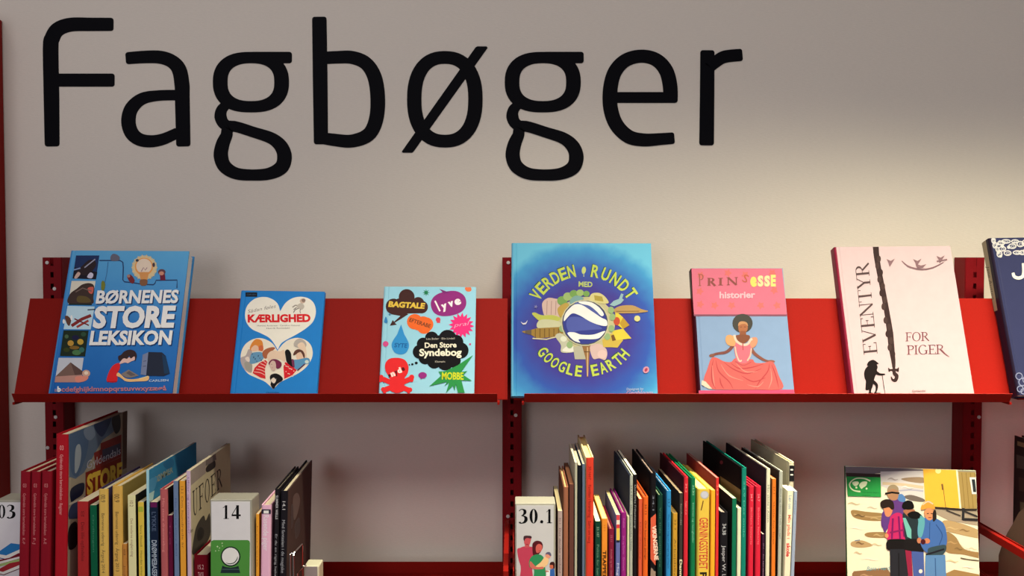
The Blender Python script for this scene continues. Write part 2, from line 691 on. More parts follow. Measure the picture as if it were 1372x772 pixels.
# ------------------------------------------------------------------ books
def book_parts(t, d, h, cover, hard=True, front=None, back=None, page=(215, 205, 175), pgain=1.0):
    """local: x thickness (x=t is the front cover), y from the spine inwards, z up. returns cover MB and page MB"""
    cb = min(0.0024 if hard else 0.0005, t * 0.3)
    r = min(t * 0.38, 0.004 if hard else 0.0012)
    ov = 0.003 if hard else 0.0002
    mb = MB()
    outer, inner, mats = [], [], []

    def add(o, i, m):
        outer.append(o)
        inner.append(i)
        mats.append(m)
    g = 0.0009 if hard else 0.0
    fm = front or cover
    bm_ = back or cover
    add((0, d), (cb, d), bm_)
    if hard:
        add((0, .011), (cb, .011), bm_)
        add((g, .0085), (cb + g * .3, .0085), bm_)
        add((0, .006), (cb, .006), bm_)
    for a in (0, 30, 60):
        add((r - r * math.cos(R(a)), r - r * math.sin(R(a))), (cb, cb), cover if a else bm_)
    add((r, 0), (cb, cb), cover)
    add((t - r, 0), (t - cb, cb), cover)
    for a in (60, 30, 0):
        add((t - r + r * math.cos(R(a)), r - r * math.sin(R(a))), (t - cb, cb), cover if a else fm)
    if hard:
        add((t, .006), (t - cb, .006), fm)
        add((t - g, .0085), (t - cb - g * .3, .0085), fm)
        add((t, .011), (t - cb, .011), fm)
    add((t, d), (t - cb, d), fm)
    n = len(outer)
    for i in range(n - 1):
        o0, o1, i0, i1 = outer[i], outer[i + 1], inner[i], inner[i + 1]
        m = mats[i]
        mb.face([(o0[0], o0[1], 0), (o1[0], o1[1], 0), (o1[0], o1[1], h), (o0[0], o0[1], h)], m)
        for z in (0, h):
            q = [(o0[0], o0[1], z), (o1[0], o1[1], z), (i1[0], i1[1], z), (i0[0], i0[1], z)]
            if (Vector(i1) - Vector(i0)).length < 1e-7:
                q = q[:3]
            mb.face(q if z else q[::-1], m)
        if (Vector(i1) - Vector(i0)).length > 1e-7:
            mb.face([(i1[0], i1[1], 0), (i0[0], i0[1], 0), (i0[0], i0[1], h), (i1[0], i1[1], h)], m)
    for o_, i_, m in ((outer[0], inner[0], bm_), (outer[-1], inner[-1], fm)):
        mb.face([(o_[0], o_[1], 0), (o_[0], o_[1], h), (i_[0], i_[1], h), (i_[0], i_[1], 0)], m)
    pm = M(page, pgain, 0.85, 0.1, 'paper')
    pg = MB()
    e = 0.00015
    pg.box(cb + e, t - cb - e, cb + e, d - ov - e, 0.0 if not hard else ov, h - ov, pm)
    return mb, pg


def frame_mat(O, X, Y, Z):
    m = Matrix.Identity(4)
    for i, c in enumerate((X, Y, Z)):
        m[0][i], m[1][i], m[2][i] = c
    m[0][3], m[1][3], m[2][3] = O
    return m

# ================================================================== setting
mb = MB()
mb.box(-3.2, 3.2, 0.0, 0.12, 0.0, 2.75, wall_mat())
tag(mb.build('wall_back'), kind='structure')
mb = MB()
mb.box(-3.2, 3.2, -4.6, 0.12, -0.1, 0.0, floor_mat())
tag(mb.build('floor'), kind='structure')

# ================================================================== wall lettering
LET_Y = -0.0012


class Letter:
    """cut vinyl letter: strokes traced at the wall, 1 mm thick"""

    def __init__(self, x0, y0, s, dx=0.0):
        self.fr = (x0, y0, s, dx)
        self.mb = MB()
        self.k = 0

    def w(self, p):
        x0, y0, s, dx = self.fr
        q = at(p[0] / s + x0 + dx, p[1] / s + y0, LET_Y)
        return (q.x, q.z)

    def shape(self, pts):
        self.k += 1
        self.mb.prism([self.w(p) for p in pts], 'y', LET_Y - self.k * 4e-5, 0.0, VINYL)

    def stroke(self, pts, w, rnd=9, sm=True):
        if sm:
            pts = smooth(pts, False, 6)
        if isinstance(w, (list, tuple)):
            w = resample_w(w, len(pts))
        a, b = ribbon(pts, w, False, rnd)
        self.shape(list(a) + list(b)[::-1])

    def loop(self, pts, ws, sm=True):
        n0 = len(pts)
        if sm:
            pts = smooth(pts, True, 6)
        if isinstance(ws, (list, tuple)):
            ws = resample_w(list(ws) + [ws[0]], len(pts) + 1)[:-1]
        a, b = ribbon(pts, ws, True)
        self.k += 1
        y = LET_Y - self.k * 4e-5
        n = len(a)
        A, B = [self.w(p) for p in a], [self.w(p) for p in b]
        for i in range(n):
            j = (i + 1) % n
            self.mb.face([(A[i][0], y, A[i][1]), (A[j][0], y, A[j][1]), (B[j][0], y, B[j][1]), (B[i][0], y, B[i][1])], VINYL)
            for P in (A, B):
                self.mb.face([(P[i][0], y, P[i][1]), (P[j][0], y, P[j][1]), (P[j][0], 0, P[j][1]), (P[i][0], 0, P[i][1])], VINYL)

    def superloop(self, cx, cy, rx, ry, wx, wy, e=2.4, n=56):
        pts, ws = [], []
        for i in range(n):
            t = 2 * math.pi * i / n
            c, s_ = math.cos(t), math.sin(t)
            pts.append((cx + rx * math.copysign(abs(c) ** (2 / e), c), cy + ry * math.copysign(abs(s_) ** (2 / e), s_)))
            ws.append(wy + (wx - wy) * abs(c) ** 1.6)
        self.loop(pts, ws, False)

    def done(self, label):
        return tag(self.mb.build('wall_letter'), label, 'letter', 'black letters of the word on the wall')


SA = 2.744
l = Letter(40, 10, SA)
l.stroke([(81.5, 511), (79, 330), (76, 150), (82, 112), (103, 80), (150, 63), (230, 62), (307, 62)], [54, 57, 57, 56, 54, 51, 49, 48])
l.stroke([(96, 267), (311, 267)], 48, 9, False)
l.done('black capital F, first letter of the word on the wall')

l = Letter(40, 10, SA)
l.stroke([(352, 187), (420, 182), (480, 183), (523, 199), (549, 230), (559, 285), (560, 330), (564, 511)], [44, 46, 48, 50, 54, 55, 54, 52])
l.stroke([(548, 322), (470, 324), (412, 336), (374, 370), (362, 415), (372, 458), (400, 484), (442, 492), (490, 484), (548, 458)], [38, 39, 44, 50, 53, 52, 48, 45, 42, 38])
l.done('black lowercase a on the wall, after the capital F')


def make_g(dx, label):
    l = Letter(40, 10, SA, dx)
    l.superloop(812.5, 274.5, 113, 90.5, 54, 41.5, 2.45)
    l.stroke([(812, 184), (880, 184), (963, 184)], 42, 9, False)
    l.stroke([(728, 352), (706, 375), (701, 402), (714, 428), (745, 442)], [30, 40, 45, 42, 36], 4)
    l.loop([(738, 436), (830, 461), (890, 482), (924, 512), (936, 550), (924, 588), (880, 611), (818, 616), (757, 610), (716, 584), (702, 545), (708, 505), (722, 472)],
           [40, 40, 44, 50, 54, 52, 44, 41, 44, 50, 53, 50, 44])
    l.done(label)


make_g(0.0, 'black lowercase g between the a and the b on the wall')
l = Letter(40, 10, SA)
l.stroke([(1064, 34), (1067, 250), (1070, 503)], [53, 54, 52], 9, False)
l.stroke([(1075, 186), (1130, 183), (1186, 184), (1236, 206), (1268, 258), (1279, 338), (1272, 415), (1244, 468), (1184, 491), (1120, 487), (1062, 478)],
         [46, 46, 48, 50, 53, 54, 53, 51, 48, 46, 42], 5)
l.done('black lowercase b with tall stem, in the middle of the wall word')

SB = 2.744
l = Letter(520, 10, SB)
l.superloop(208.5, 337.5, 112.5, 154, 53, 47, 2.35)
l.shape([(50, 530), (54, 534), (88, 534), (94, 529), (366, 148), (362, 143), (328, 143), (321, 147)])
l.done('black lowercase o with a slash through it on the wall')
make_g(391.1, 'black lowercase g on the wall between the slashed o and the e')
l = Letter(520, 10, SB)
l.stroke([(1053, 480), (1000, 484), (940, 487), (885, 475), (840, 432), (818, 370), (817, 300), (833, 238), (872, 195), (930, 179), (985, 192), (1022, 232), (1037, 290), (1038, 350)],
         [42, 44, 48, 51, 53, 54, 54, 52, 50, 48, 50, 53, 54, 53], 8)
l.stroke([(828, 331), (1060, 331)], 40, 6, False)
l.done('black lowercase e on the wall, last but one letter')
l = Letter(520, 10, SB)
l.stroke([(1174, 157), (1173, 330), (1171, 507)], [52, 53, 54], 9, False)
l.stroke([(1180, 222), (1205, 200), (1238, 181), (1303, 174)], [40, 44, 46, 45], 8)
l.done('black lowercase r on the wall, last letter of the word')

# ================================================================== red shelving
POST_Y = -0.047
Z_POST_TOP = at(686, 345, POST_Y).z
Z_TOP = at(686, 400, -0.1325).z
Z_LIP1 = at(686, 527.3, -0.235).z
Z_LIP0 = at(686, 539.3, -0.227).z
Z_LEDGE = Z_LIP0 + 0.0015
Z_SHELF = 0.928
Z_RIM = at(686, 753, -0.055).z


def post(cx, label, screws):
    root = empty('shelf_upright', Matrix.Translation((cx, 0, 0)))
    tag(root, label, 'upright', 'slotted uprights of the red shelving')
    b = MB()
    w, sw = 0.018, 0.0032
    b.box(-w, -sw, POST_Y, POST_Y + 0.002, 0, Z_POST_TOP, RED_POST)
    b.box(sw, w, POST_Y, POST_Y + 0.002, 0, Z_POST_TOP, RED_POST)
    for s in (-1, 1):
        b.box(s * w - 0.001, s * w + 0.001, POST_Y + 0.002, -0.001, 0, Z_POST_TOP, RED_POST)
    b.box(-w, w, POST_Y + 0.018, POST_Y + 0.020, 0, Z_POST_TOP, RED_POST)
    z = Z_POST_TOP - 0.006
    while z > 0.03:          # bridges left between the slots
        b.box(-sw, sw, POST_Y + 0.0002, POST_Y + 0.0018, z - 0.0225, z - 0.0105, RED_POST)
        z -= 0.0226
    b.build('post', root)
    for px, py in screws:
        p = at(px, py, POST_Y)
        s = MB()
        n = 14
        c0 = [(p.x - cx + .0034 * math.cos(2 * math.pi * i / n), p.z + .0034 * math.sin(2 * math.pi * i / n)) for i in range(n)]
        c1 = [(p.x - cx + .0022 * math.cos(2 * math.pi * i / n), p.z + .0022 * math.sin(2 * math.pi * i / n)) for i in range(n)]
        s.prism(c0, 'y', POST_Y - 0.0012, POST_Y + 0.001, WHITE_STEEL)
        s.prism(c1, 'y', POST_Y - 0.0018, POST_Y - 0.0012, WHITE_STEEL)
        s.build('screw', root)
    return root


PX = [at(70.5, 420, POST_Y).x, 0.0, at(1305.5, 420, POST_Y).x]
post(PX[0], 'red slotted upright at the left end, behind the blue children\'s encyclopedia', [(63.3, 352), (73.2, 387), (74.8, 559), (64, 600)])
post(PX[1], 'red slotted upright in the middle, between the two display shelves', [(681, 352), (691, 556.5), (680.5, 692)])
post(PX[2], 'red slotted upright at the right, beside the navy book', [(1311.5, 559), (1303, 690)])


def display_shelf(x0, x1, label, il, ir):
    root = empty('display_shelf', Matrix.Translation((x0, 0, Z_LEDGE)))
    tag(root, label, 'shelf', 'red sloping display shelves')
    w = x1 - x0
    zt = Z_TOP - Z_LEDGE
    t = 0.0014
    b = MB()
    b.prism([(-0.1965, 0.0), (-0.1965 + t, 0.0), (-0.1325 + t, zt), (-0.120, zt), (-0.120, zt - t), (-0.1325, zt)][:2] +
            [(-0.1325 + t, zt - .0005), (-0.1325 + t * .5, zt), (-0.1325, zt - .0005)], 'x', 0, w, RED)
    b.build('back_panel', root)
    i = 0.018
    b = MB()
    b.box(i, w - i, -0.2252, -0.1965, -0.0015, 0.0, RED)
    b.box(0.0, w, -0.1965, -0.0485, -0.0015, 0.0, RED)
    b.box(il, w - ir, -0.0485, -0.001, -0.0015, 0.0, RED)  # unseen strip added to close the wall gap and stop light leaking down
    b.build('ledge', root)
    b = MB()
    zl = Z_LIP1 - Z_LEDGE
    b.prism([(-0.2360, zl - .0006), (-0.2354, zl), (-0.2344, zl - .0006), (-0.2250, -0.0003), (-0.2255, -0.0016), (-0.2264, -0.0010)], 'x', i, w - i, RED)
    b.build('front_lip', root)
    for x in (0.0, w - 0.0016):
        b = MB()
        b.prism([(POST_Y - .0004, -0.0016), (POST_Y - .0004, zt - 0.03), (-0.1425, zt - 0.03), (-0.1965, -0.0016), (-0.18, -0.0018)], 'x', x, x + 0.0016, RED)
        b.build('bracket', root)
    for x in (i - 0.004, w - i):
        b = MB()
        b.box(x, x + 0.004, -0.2262, -0.200, -0.006, -0.0017, RED)
        b.build('end_tab', root)
    return root


display_shelf(-0.8985, -0.008, 'red sloping display shelf on the left, holding three blue books', 0.0192, 0.0122)
display_shelf(0.0035, 0.8985, 'red sloping display shelf on the right, holding the globe and pink books', 0.0164, 0.0146)
display_shelf(0.9120, 1.8000, 'red sloping display shelf cut off by the right edge, carrying the navy book', 0.0125, 0.01)


def lower_shelf(x0, x1, label):
    root = empty('book_shelf', Matrix.Translation((x0, 0, Z_SHELF)))
    tag(root, label, 'shelf', 'red lower book shelves')
    w = x1 - x0
    b = MB()
    b.box(0.002, w - 0.002, -0.36, -0.0555, -0.002, 0.0, RED)
    b.build('shelf_board', root)
    b = MB()
    b.bbox(0.002, w - 0.002, -0.3615, -0.359, -0.028, -0.0002, RED, 0.0006)
    b.build('front_edge', root)
    b = MB()
    b.bbox(0.002, w - 0.002, -0.0555, -0.0535, -0.002, Z_RIM - Z_SHELF, RED, 0.0006)
    b.build('back_rim', root)
    zb = 1.0185 - Z_SHELF
    for x in (0.0, w - 0.002):
        b = MB()
        xb, xe = (x - 0.0065, x + 0.002) if x > 0 else (x, x + 0.002)
        b.bbox(xb, xe, -0.352, -0.0485, zb, zb + 0.0145, RED, 0.0006)
        b.box(xb, xe, -0.352, -0.340, -0.002, zb + 0.002, RED)
        b.prism([(-0.049, -0.04), (-0.049, 0.012), (-0.36, 0.012), (-0.36, -0.028), (-0.15, -0.04)], 'x', x, x + 0.002, RED)
        b.build('end_bracket', root)
    return root


lower_shelf(-0.8975, -0.006, 'red lower shelf on the left, under the boxes numbered 03 and 14')
lower_shelf(0.0015, 0.9065, 'red lower shelf on the right, under the box numbered 30.1')
lower_shelf(0.9110, 1.8000, 'red lower shelf past the right upright, mostly outside the picture')

b = MB()
b.bbox(-1.041, -1.0115, -0.10, -0.001, 0.0, at(2, 27, -0.002).z, RED, 0.003)
tag(b.build('shelf_end_panel'), 'tall plain red end panel along the left edge of the picture', 'panel')

# ================================================================== books shown on the display shelves
PAN = Vector((0, -0.1965, Z_LEDGE))
PV = Vector((0, 0.064, Z_TOP - Z_LEDGE)).normalized()
PN = Vector((0, -PV.z, PV.y))


def display_book(label, x0, w, h, t, cover, roll=0.0, hard=True, gain=1.0, spine=None, front=None, back=None, rough=0.36):
    X = Vector((1, 0, 0))
    a = R(roll)
    V = PV * math.cos(a) + X * math.sin(a)
    U = X * math.cos(a) - PV * math.sin(a)
    O = PAN + X * x0 + PN * 0.0015 + PV * (0.0006 + max(0.0, w * math.sin(a)))
    M4 = frame_mat(O, PN, U, V)
    root = empty('picture_book', M4)
    tag(root, label, 'book')
    def mk(c):
        return M(c, gain, rough) if isinstance(c, tuple) else c
    mb, pg = book_parts(t, w, h, mk(spine or cover), hard, mk(front or cover), mk(back or cover), (250, 246, 238), 1.2)
    art = Art(mb, M4, (t, 0, 0), (0, 1, 0), (0, 0, 1), (1, 0, 0), gain, rough)
    side = Art(mb, M4, (0, 0, 0), (1, 0, 0), (0, 0, 1), (0, -1, 0), gain, rough)
    art.clip, side.clip = (w, h), (t, h)

    def done():
        mb.build('cover', root, False)
        pg.build('page_block', root)
        return root
    return root, art, side, done


WHT = (238, 234, 226)
# ---------------------------------------------------------------- blue children's encyclopedia
G1 = 1.25
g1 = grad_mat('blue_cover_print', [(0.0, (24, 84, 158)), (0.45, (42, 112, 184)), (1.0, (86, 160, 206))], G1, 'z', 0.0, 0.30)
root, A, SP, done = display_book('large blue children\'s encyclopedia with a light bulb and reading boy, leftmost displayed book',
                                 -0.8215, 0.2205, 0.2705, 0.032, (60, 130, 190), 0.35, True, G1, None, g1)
A.frame(0, 320, 3.357)
# photo squares down the left side
A.poly([(342, 75), (447, 75), (432, 183), (326, 179)], (32, 48, 88))
A.poly([(334, 128), (438, 150), (432, 183), (326, 179)], (28, 26, 38))
A.blob([(345, 150), (372, 120), (400, 96), (425, 98), (432, 120), (410, 150), (380, 165)], (44, 34, 38))
A.blob([(334, 175), (350, 150), (362, 158), (346, 178)], (190, 160, 150))
A.blob([(392, 172), (406, 152), (420, 160), (412, 178)], (190, 185, 205))
A.line([(380, 130), (428, 92)], 5, (150, 150, 170))
A.line([(332, 140), (362, 132)], 6, (120, 140, 180))
A.poly([(322, 190), (430, 190), (414, 296), (307, 295)], (205, 200, 185))
A.blob([(314, 250), (345, 225), (372, 205), (405, 200), (424, 215), (420, 262), (412, 294), (310, 292)], (62, 48, 44))
A.blob([(395, 222), (420, 218), (416, 246), (402, 244)], (190, 90, 80))
A.blob([(352, 258), (392, 262), (408, 285), (350, 285)], (90, 76, 44))
A.line([(340, 240), (372, 222), (412, 236)], 5, (110, 92, 84))
A.poly([(309, 292), (414, 293), (413, 299), (308, 298)], (24, 44, 40))
A.poly([(304, 302), (426, 305), (408, 408), (286, 407)], (176, 206, 222))
A.line([(322, 392), (368, 362), (410, 345)], 14, (124, 44, 44))
A.line([(345, 398), (398, 368)], 10, (150, 60, 54))
A.line([(335, 360), (400, 390)], 6, (110, 40, 44))
A.blob([(292, 350), (306, 348), (320, 366), (312, 392), (300, 380)], (92, 60, 50))
A.line([(394, 320), (430, 318)], 5, (40, 50, 70))
A.ell(322, 356, 5, 12, (236, 236, 230))
A.ell(287, 372, 5, 10, (236, 236, 230))
A.poly([(286, 412), (399, 413), (383, 530), (270, 528)], (32, 44, 34))
for x, y, rx, ry, c in [(318, 470, 14, 13, (176, 136, 58)), (362, 464, 14, 13, (182, 148, 60)), (340, 445, 16, 11, (30, 30, 60)), (335, 490, 22, 8, (120, 90, 40)),
                        (345, 512, 20, 12, (70, 110, 70)), (300, 440, 9, 9, (70, 96, 70)), (300, 500, 14, 10, (52, 62, 30)), (368, 500, 12, 12, (54, 100, 90)), (376, 430, 12, 10, (46, 74, 56))]:
    A.ell(x, y, rx, ry, c)
A.poly([(264, 536), (377, 536), (362, 640), (247, 645)], (182, 186, 196))
A.poly([(252, 618), (318, 556), (372, 596), (366, 622), (248, 628)], (112, 88, 80))
A.poly([(318, 556), (372, 596), (366, 622), (340, 622)], (88, 66, 62))
A.poly([(250, 620), (372, 612), (362, 646), (246, 646)], (172, 128, 118))
A.ell(388, 606, 18, 16, (190, 150, 132))
A.ell(388, 604, 9, 8, (222, 200, 180))
A.blob([(340, 622), (372, 618), (398, 622), (384, 640), (345, 646)], (204, 128, 112))
# bulb, wire and little figures
A.line([(447, 98), (540, 98), (553, 106), (555, 130), (553, 185), (560, 194), (600, 198), (640, 205), (690, 207), (698, 200), (702, 187), (797, 186), (796, 222)], 4.5, (38, 56, 96))
A.line([(487, 104), (480, 160), (470, 205)], 2, (56, 96, 140))
A.ell(650, 130, 57, 55, (176, 178, 160))
A.ell(650, 130, 50, 48, (214, 186, 140))
A.star(650, 130, 60, 46, 18, (206, 182, 140))
A.ell(648, 126, 41, 40, (214, 146, 78))
A.ell(648, 124, 35, 34, (214, 196, 178))
A.poly([(626, 150), (672, 150), (662, 188), (634, 188)], (200, 140, 84))
A.blob([(632, 185), (662, 185), (660, 208), (640, 212), (630, 204)], (122, 84, 60))
A.line([(636, 148), (646, 130), (654, 142), (662, 130)], 4, (150, 120, 130))
A.blob([(572, 168), (588, 162), (606, 186), (598, 202), (582, 192)], (112, 42, 46))
A.ell(579, 168, 7, 7, (160, 120, 110))
A.poly([(719, 160), (742, 160), (745, 187), (722, 187)], (104, 30, 52))
A.ell(728, 150, 17, 13, (92, 60, 70))
A.ell(727, 156, 11, 9, (190, 130, 110))
A.blob([(497, 86), (506, 70), (522, 70), (538, 82), (534, 98), (504, 100)], (96, 96, 112))
A.blob([(457, 196), (466, 190), (474, 206), (468, 232), (456, 228)], (110, 116, 50))
A.ell(618, 98, 7, 6, (60, 60, 70))
A.ell(692, 118, 6, 10, (70, 58, 70))
# title
for dx, dy, c, kk in ((4, 4, (20, 50, 100), 0), (0, 0, WHT, 1)):
    A.text('BØRNENES', (431 + dx, 290 + dy), (800 + dx, 287 + dy), 54, c, 0.035, 0.16)
    A.text('STORE', (416 + dx, 398 + dy), (782 + dx, 395 + dy), 88, c, 0.045, 0.16)
    A.text('LEKSIKON', (402 + dx, 476 + dy), (770 + dx, 474 + dy), 58, c, 0.04, 0.16)
# reading boy and computer
A.frame(140, 430, 7.352)
A.blob([(28, 598), (36, 530), (70, 460), (110, 425), (150, 420), (152, 470), (128, 520), (122, 600)], (200, 38, 44))
A.poly([(28, 598), (122, 596), (124, 604), (26, 604)], (160, 24, 34))
A.blob([(148, 425), (165, 395), (190, 372), (250, 360), (305, 350), (300, 385), (262, 402), (235, 418), (205, 412), (175, 420)], (214, 176, 168))
A.blob([(138, 350), (165, 335), (200, 300), (250, 285), (300, 300), (320, 345), (302, 400), (298, 352), (260, 372), (245, 345), (225, 375), (190, 370), (160, 395), (140, 385)], (52, 38, 40))
A.blob([(120, 540), (135, 510), (165, 530), (215, 570), (300, 575), (395, 555), (440, 548), (425, 590), (330, 598), (220, 598), (160, 560)], (222, 176, 120))
A.poly([(165, 525), (240, 482), (340, 540), (262, 562), (215, 560)], (122, 112, 108))
A.poly([(215, 515), (245, 495), (310, 535), (262, 545)], (92, 84, 88))
A.line([(345, 572), (432, 546)], 7, (226, 206, 150))
A.poly([(378, 335), (440, 308), (425, 540), (358, 530)], (112, 122, 152))
A.poly([(434, 308), (568, 312), (604, 345), (645, 520), (585, 545), (412, 542)], (36, 42, 58))
A.poly([(568, 330), (602, 350), (640, 520), (590, 520)], (30, 56, 86))
A.line([(385, 400), (415, 395)], 6, (70, 76, 100))
A.line([(380, 450), (412, 446)], 6, (70, 76, 100))
A.text('CARLSEN', (440, 602), (632, 596), 20, (170, 190, 214), 0.02, 0)
A.frame(0, 320, 3.357)
A.text('a', (246, 688), (258, 688), 17, (150, 130, 160), 0.02)
A.text('b', (259, 688), (275, 688), 22, (235, 235, 240), 0.05)
A.text('cdefghijklmnopqrstuvwxyzæøå', (277, 688), (750, 682), 20, (176, 112, 124), 0.025)
done()

# ---------------------------------------------------------------- small blue book with two hearts
G2 = 1.15
root, A, SP, done = display_book('small bright blue book with two white hearts and red lettering, second on the left shelf',
                                 -0.5065, 0.1562, 0.1985, 0.010, (36, 122, 198), 0.9, True, G2)
A.frame(290, 370, 4.54)
heart1 = [(388, 214), (372, 168), (335, 138), (285, 127), (230, 140), (188, 180), (174, 230), (182, 280), (215, 322), (270, 348), (320, 375), (350, 410), (373, 449), (392, 412), (425, 388),
          (485, 356), (545, 318), (588, 276), (605, 220), (594, 168), (560, 136), (510, 126), (460, 136), (418, 166)]
A.poly(smooth(heart1[0:13], False, 5) + smooth(heart1[12:] + [heart1[0]], False, 5), (226, 222, 212))
heart2 = [(371, 456), (345, 415), (310, 390), (262, 377), (210, 390), (168, 425), (148, 480), (155, 540), (190, 592), (240, 618), (290, 640), (318, 662), (346, 690), (385, 650),
          (430, 625), (490, 596), (540, 560), (572, 518), (586, 470), (574, 420), (540, 388), (492, 376), (440, 388), (402, 416)]
A.poly(smooth(heart2[0:13], False, 5) + smooth(heart2[12:] + [heart2[0]], False, 5), (222, 214, 198))
A.rect(177, 99, 248, 126, (16, 20, 30))
A.text('CARLSEN', (186, 117), (240, 117), 9, (60, 90, 120), 0.0)
A.text('Sådan føles', (190, 226), (360, 192), 20, (120, 112, 112), -0.005, 0.4)
A.text('KÆRLIGHED', (190, 280), (573, 277), 43, (206, 30, 38), 0.05, 0.0)
A.text('Martine Andersen · Caroline Ottesen', (248, 306), (508, 304), 8, (90, 80, 78), 0.0)
A.text('Henrik Romedahl', (305, 322), (445, 320), 8, (90, 80, 78), 0.0)
A.line([(462, 190), (480, 178), (505, 180), (520, 172)], 7, (150, 142, 134))
A.ell(524, 152, 17, 15, (196, 172, 156))
A.ell(530, 148, 12, 11, (140, 118, 108))
A.blob([(500, 170), (520, 165), (535, 185), (520, 205), (500, 198), (488, 186)], (186, 178, 168))
A.line([(500, 196), (480, 205), (468, 222)], 5, (120, 112, 108))
A.line([(512, 200), (508, 215), (512, 226)], 5, (140, 132, 128))
A.line([(470, 205), (488, 190)], 4, (90, 84, 84))
A.text('GYLDENDAL', (302, 713), (384, 713), 8, (20, 40, 90), 0.0)
A.frame(305, 450, 9.081)
A.blob([(160, 270), (220, 240), (255, 165), (300, 200), (290, 300), (300, 380), (290, 450), (215, 420), (170, 350)], (168, 156, 156))
A.blob([(205, 330), (265, 320), (300, 360), (285, 440), (225, 410)], (150, 146, 138))
A.blob([(270, 150), (300, 80), (350, 40), (415, 60), (432, 120), (430, 180), (360, 180), (290, 185)], (206, 128, 56))
A.blob([(290, 150), (330, 115), (370, 130), (375, 175), (320, 192), (290, 180)], (218, 178, 152))
A.blob([(380, 130), (425, 120), (428, 185), (385, 178)], (196, 100, 62))
A.blob([(285, 225), (340, 200), (420, 205), (440, 270), (400, 310), (320, 340), (270, 330)], (96, 142, 176))
for i in range(12):
    A.ell(300 + (i * 37) % 130, 225 + (i * 53) % 90, 6, 6, (40, 62, 96))
A.blob([(215, 270), (250, 255), (270, 290), (260, 320), (225, 300)], (214, 200, 190))
A.blob([(425, 200), (470, 160), (540, 140), (580, 150), (540, 190), (500, 230), (470, 280), (435, 260)], (160, 92, 62))
A.blob([(480, 250), (510, 200), (560, 180), (640, 190), (690, 175), (700, 310), (640, 290), (560, 280), (500, 310)], (216, 190, 168))
A.poly([(305, 455), (330, 390), (390, 330), (460, 295), (485, 320), (455, 400), (462, 525), (400, 510)], (200, 42, 46))
for i in range(5):
    A.line([(322 + i * 26, 440 - i * 34), (400 + i * 14, 452 - i * 32), (456 + i * 3, 480 - i * 36)], 7, (226, 190, 180), True)
A.poly([(680, 380), (700, 320), (760, 350), (840, 420), (790, 480), (690, 525)], (202, 34, 44))
for i in range(13):
    A.ell(698 + (i * 41) % 110, 350 + (i * 29) % 150, 5, 6, (236, 220, 210))
A.blob([(700, 190), (735, 168), (770, 210), (780, 290), (810, 380), (770, 370), (720, 320), (708, 260)], (22, 20, 22))
A.blob([(805, 100), (830, 55), (880, 35), (935, 60), (960, 110), (935, 160), (880, 150), (820, 130)], (172, 164, 158))
A.blob([(850, 120), (900, 80), (940, 110), (960, 200), (960, 290), (920, 300), (900, 200)], (216, 192, 170))
A.blob([(800, 240), (815, 190), (860, 165), (915, 185), (940, 235), (930, 275), (890, 200), (840, 225)], (92, 58, 48))
A.blob([(835, 235), (865, 205), (905, 220), (915, 270), (870, 300), (845, 285)], (216, 182, 158))
A.blob([(800, 300), (860, 290), (960, 270), (1000, 290), (990, 340), (930, 350), (850, 410), (810, 380)], (84, 140, 180))
A.blob([(780, 290), (808, 300), (815, 385), (790, 370)], (110, 50, 80))
A.line([(850, 425), (940, 345)], 14, (80, 36, 70))
A.ell(965, 318, 24, 22, (190, 206, 200))
A.blob([(500, 330), (540, 290), (600, 290), (655, 330), (650, 380), (600, 400), (560, 330), (515, 360)], (112, 40, 72))
A.blob([(512, 350), (545, 305), (580, 320), (590, 380), (570, 430), (530, 410)], (196, 170, 160))
A.line([(530, 350), (545, 348)], 4, (70, 50, 50))
A.line([(535, 390), (555, 392)], 4, (150, 70, 80))
A.blob([(515, 510), (530, 475), (590, 460), (650, 490), (672, 540), (600, 590), (560, 648), (525, 600), (530, 560)], (22, 20, 24))
A.blob([(528, 540), (560, 510), (590, 540), (570, 580), (545, 570)], (214, 200, 186))
A.line([(575, 520), (600, 530)], 8, (90, 90, 90))
done()

# ---------------------------------------------------------------- light blue book with speech bubbles
G3 = 1.0
root, A, SP, done = display_book('pale blue book with coloured speech bubbles and a red skull, third on the left shelf',
                                 -0.2393, 0.1713, 0.2072, 0.011, (150, 205, 228), 0.35, True, G3)
A.frame(490, 370, 4.41)
BRN = (66, 38, 36)
A.cloud([(165, 180, 47), (242, 124, 47), (310, 160, 36), (330, 183, 38), (205, 170, 40), (262, 172, 45), (225, 190, 30), (300, 190, 30)], BRN)
A.poly([(165, 213), (340, 213), (330, 220), (165, 224)], BRN)
A.poly([(160, 218), (205, 206), (252, 226), (172, 276), (184, 288), (142, 294), (160, 260), (168, 270), (205, 236), (150, 226)], BRN)
A.text('BAGTALE', (133, 180), (347, 192), 30, (224, 190, 74), 0.05, 0.12)
A.star(357, 98, 22, 9, 8, (36, 124, 82))
A.ell(606, 76, 20, 16, (226, 116, 74), 20)
A.blob([(384, 165), (400, 125), (440, 100), (500, 88), (545, 92), (580, 115), (594, 150), (588, 185), (560, 215), (500, 235), (440, 235), (400, 212)], (140, 44, 124))
A.poly([(435, 76), (480, 92), (500, 100), (462, 104)], (122, 42, 116))
wh = (240, 225, 235)
A.text('l', (432, 205), (441, 202), 58, wh, 0.06, -0.2, up=(-.25, -1))
A.text('y', (452, 198), (484, 188), 38, wh, 0.06)
A.text('v', (492, 182), (522, 174), 38, wh, 0.06)
A.text('e', (530, 172), (566, 160), 42, wh, 0.07)
A.cloud([(290, 270, 46), (340, 282, 44), (358, 286, 42), (345, 300, 42), (312, 282, 40)], (230, 104, 46))
A.text('EFTERABE', (256, 268), (380, 308), 22, (96, 60, 40), 0.02)
A.ell(428, 258, 14, 14, (210, 66, 84))
A.rect(420, 262, 440, 277, (210, 66, 84))
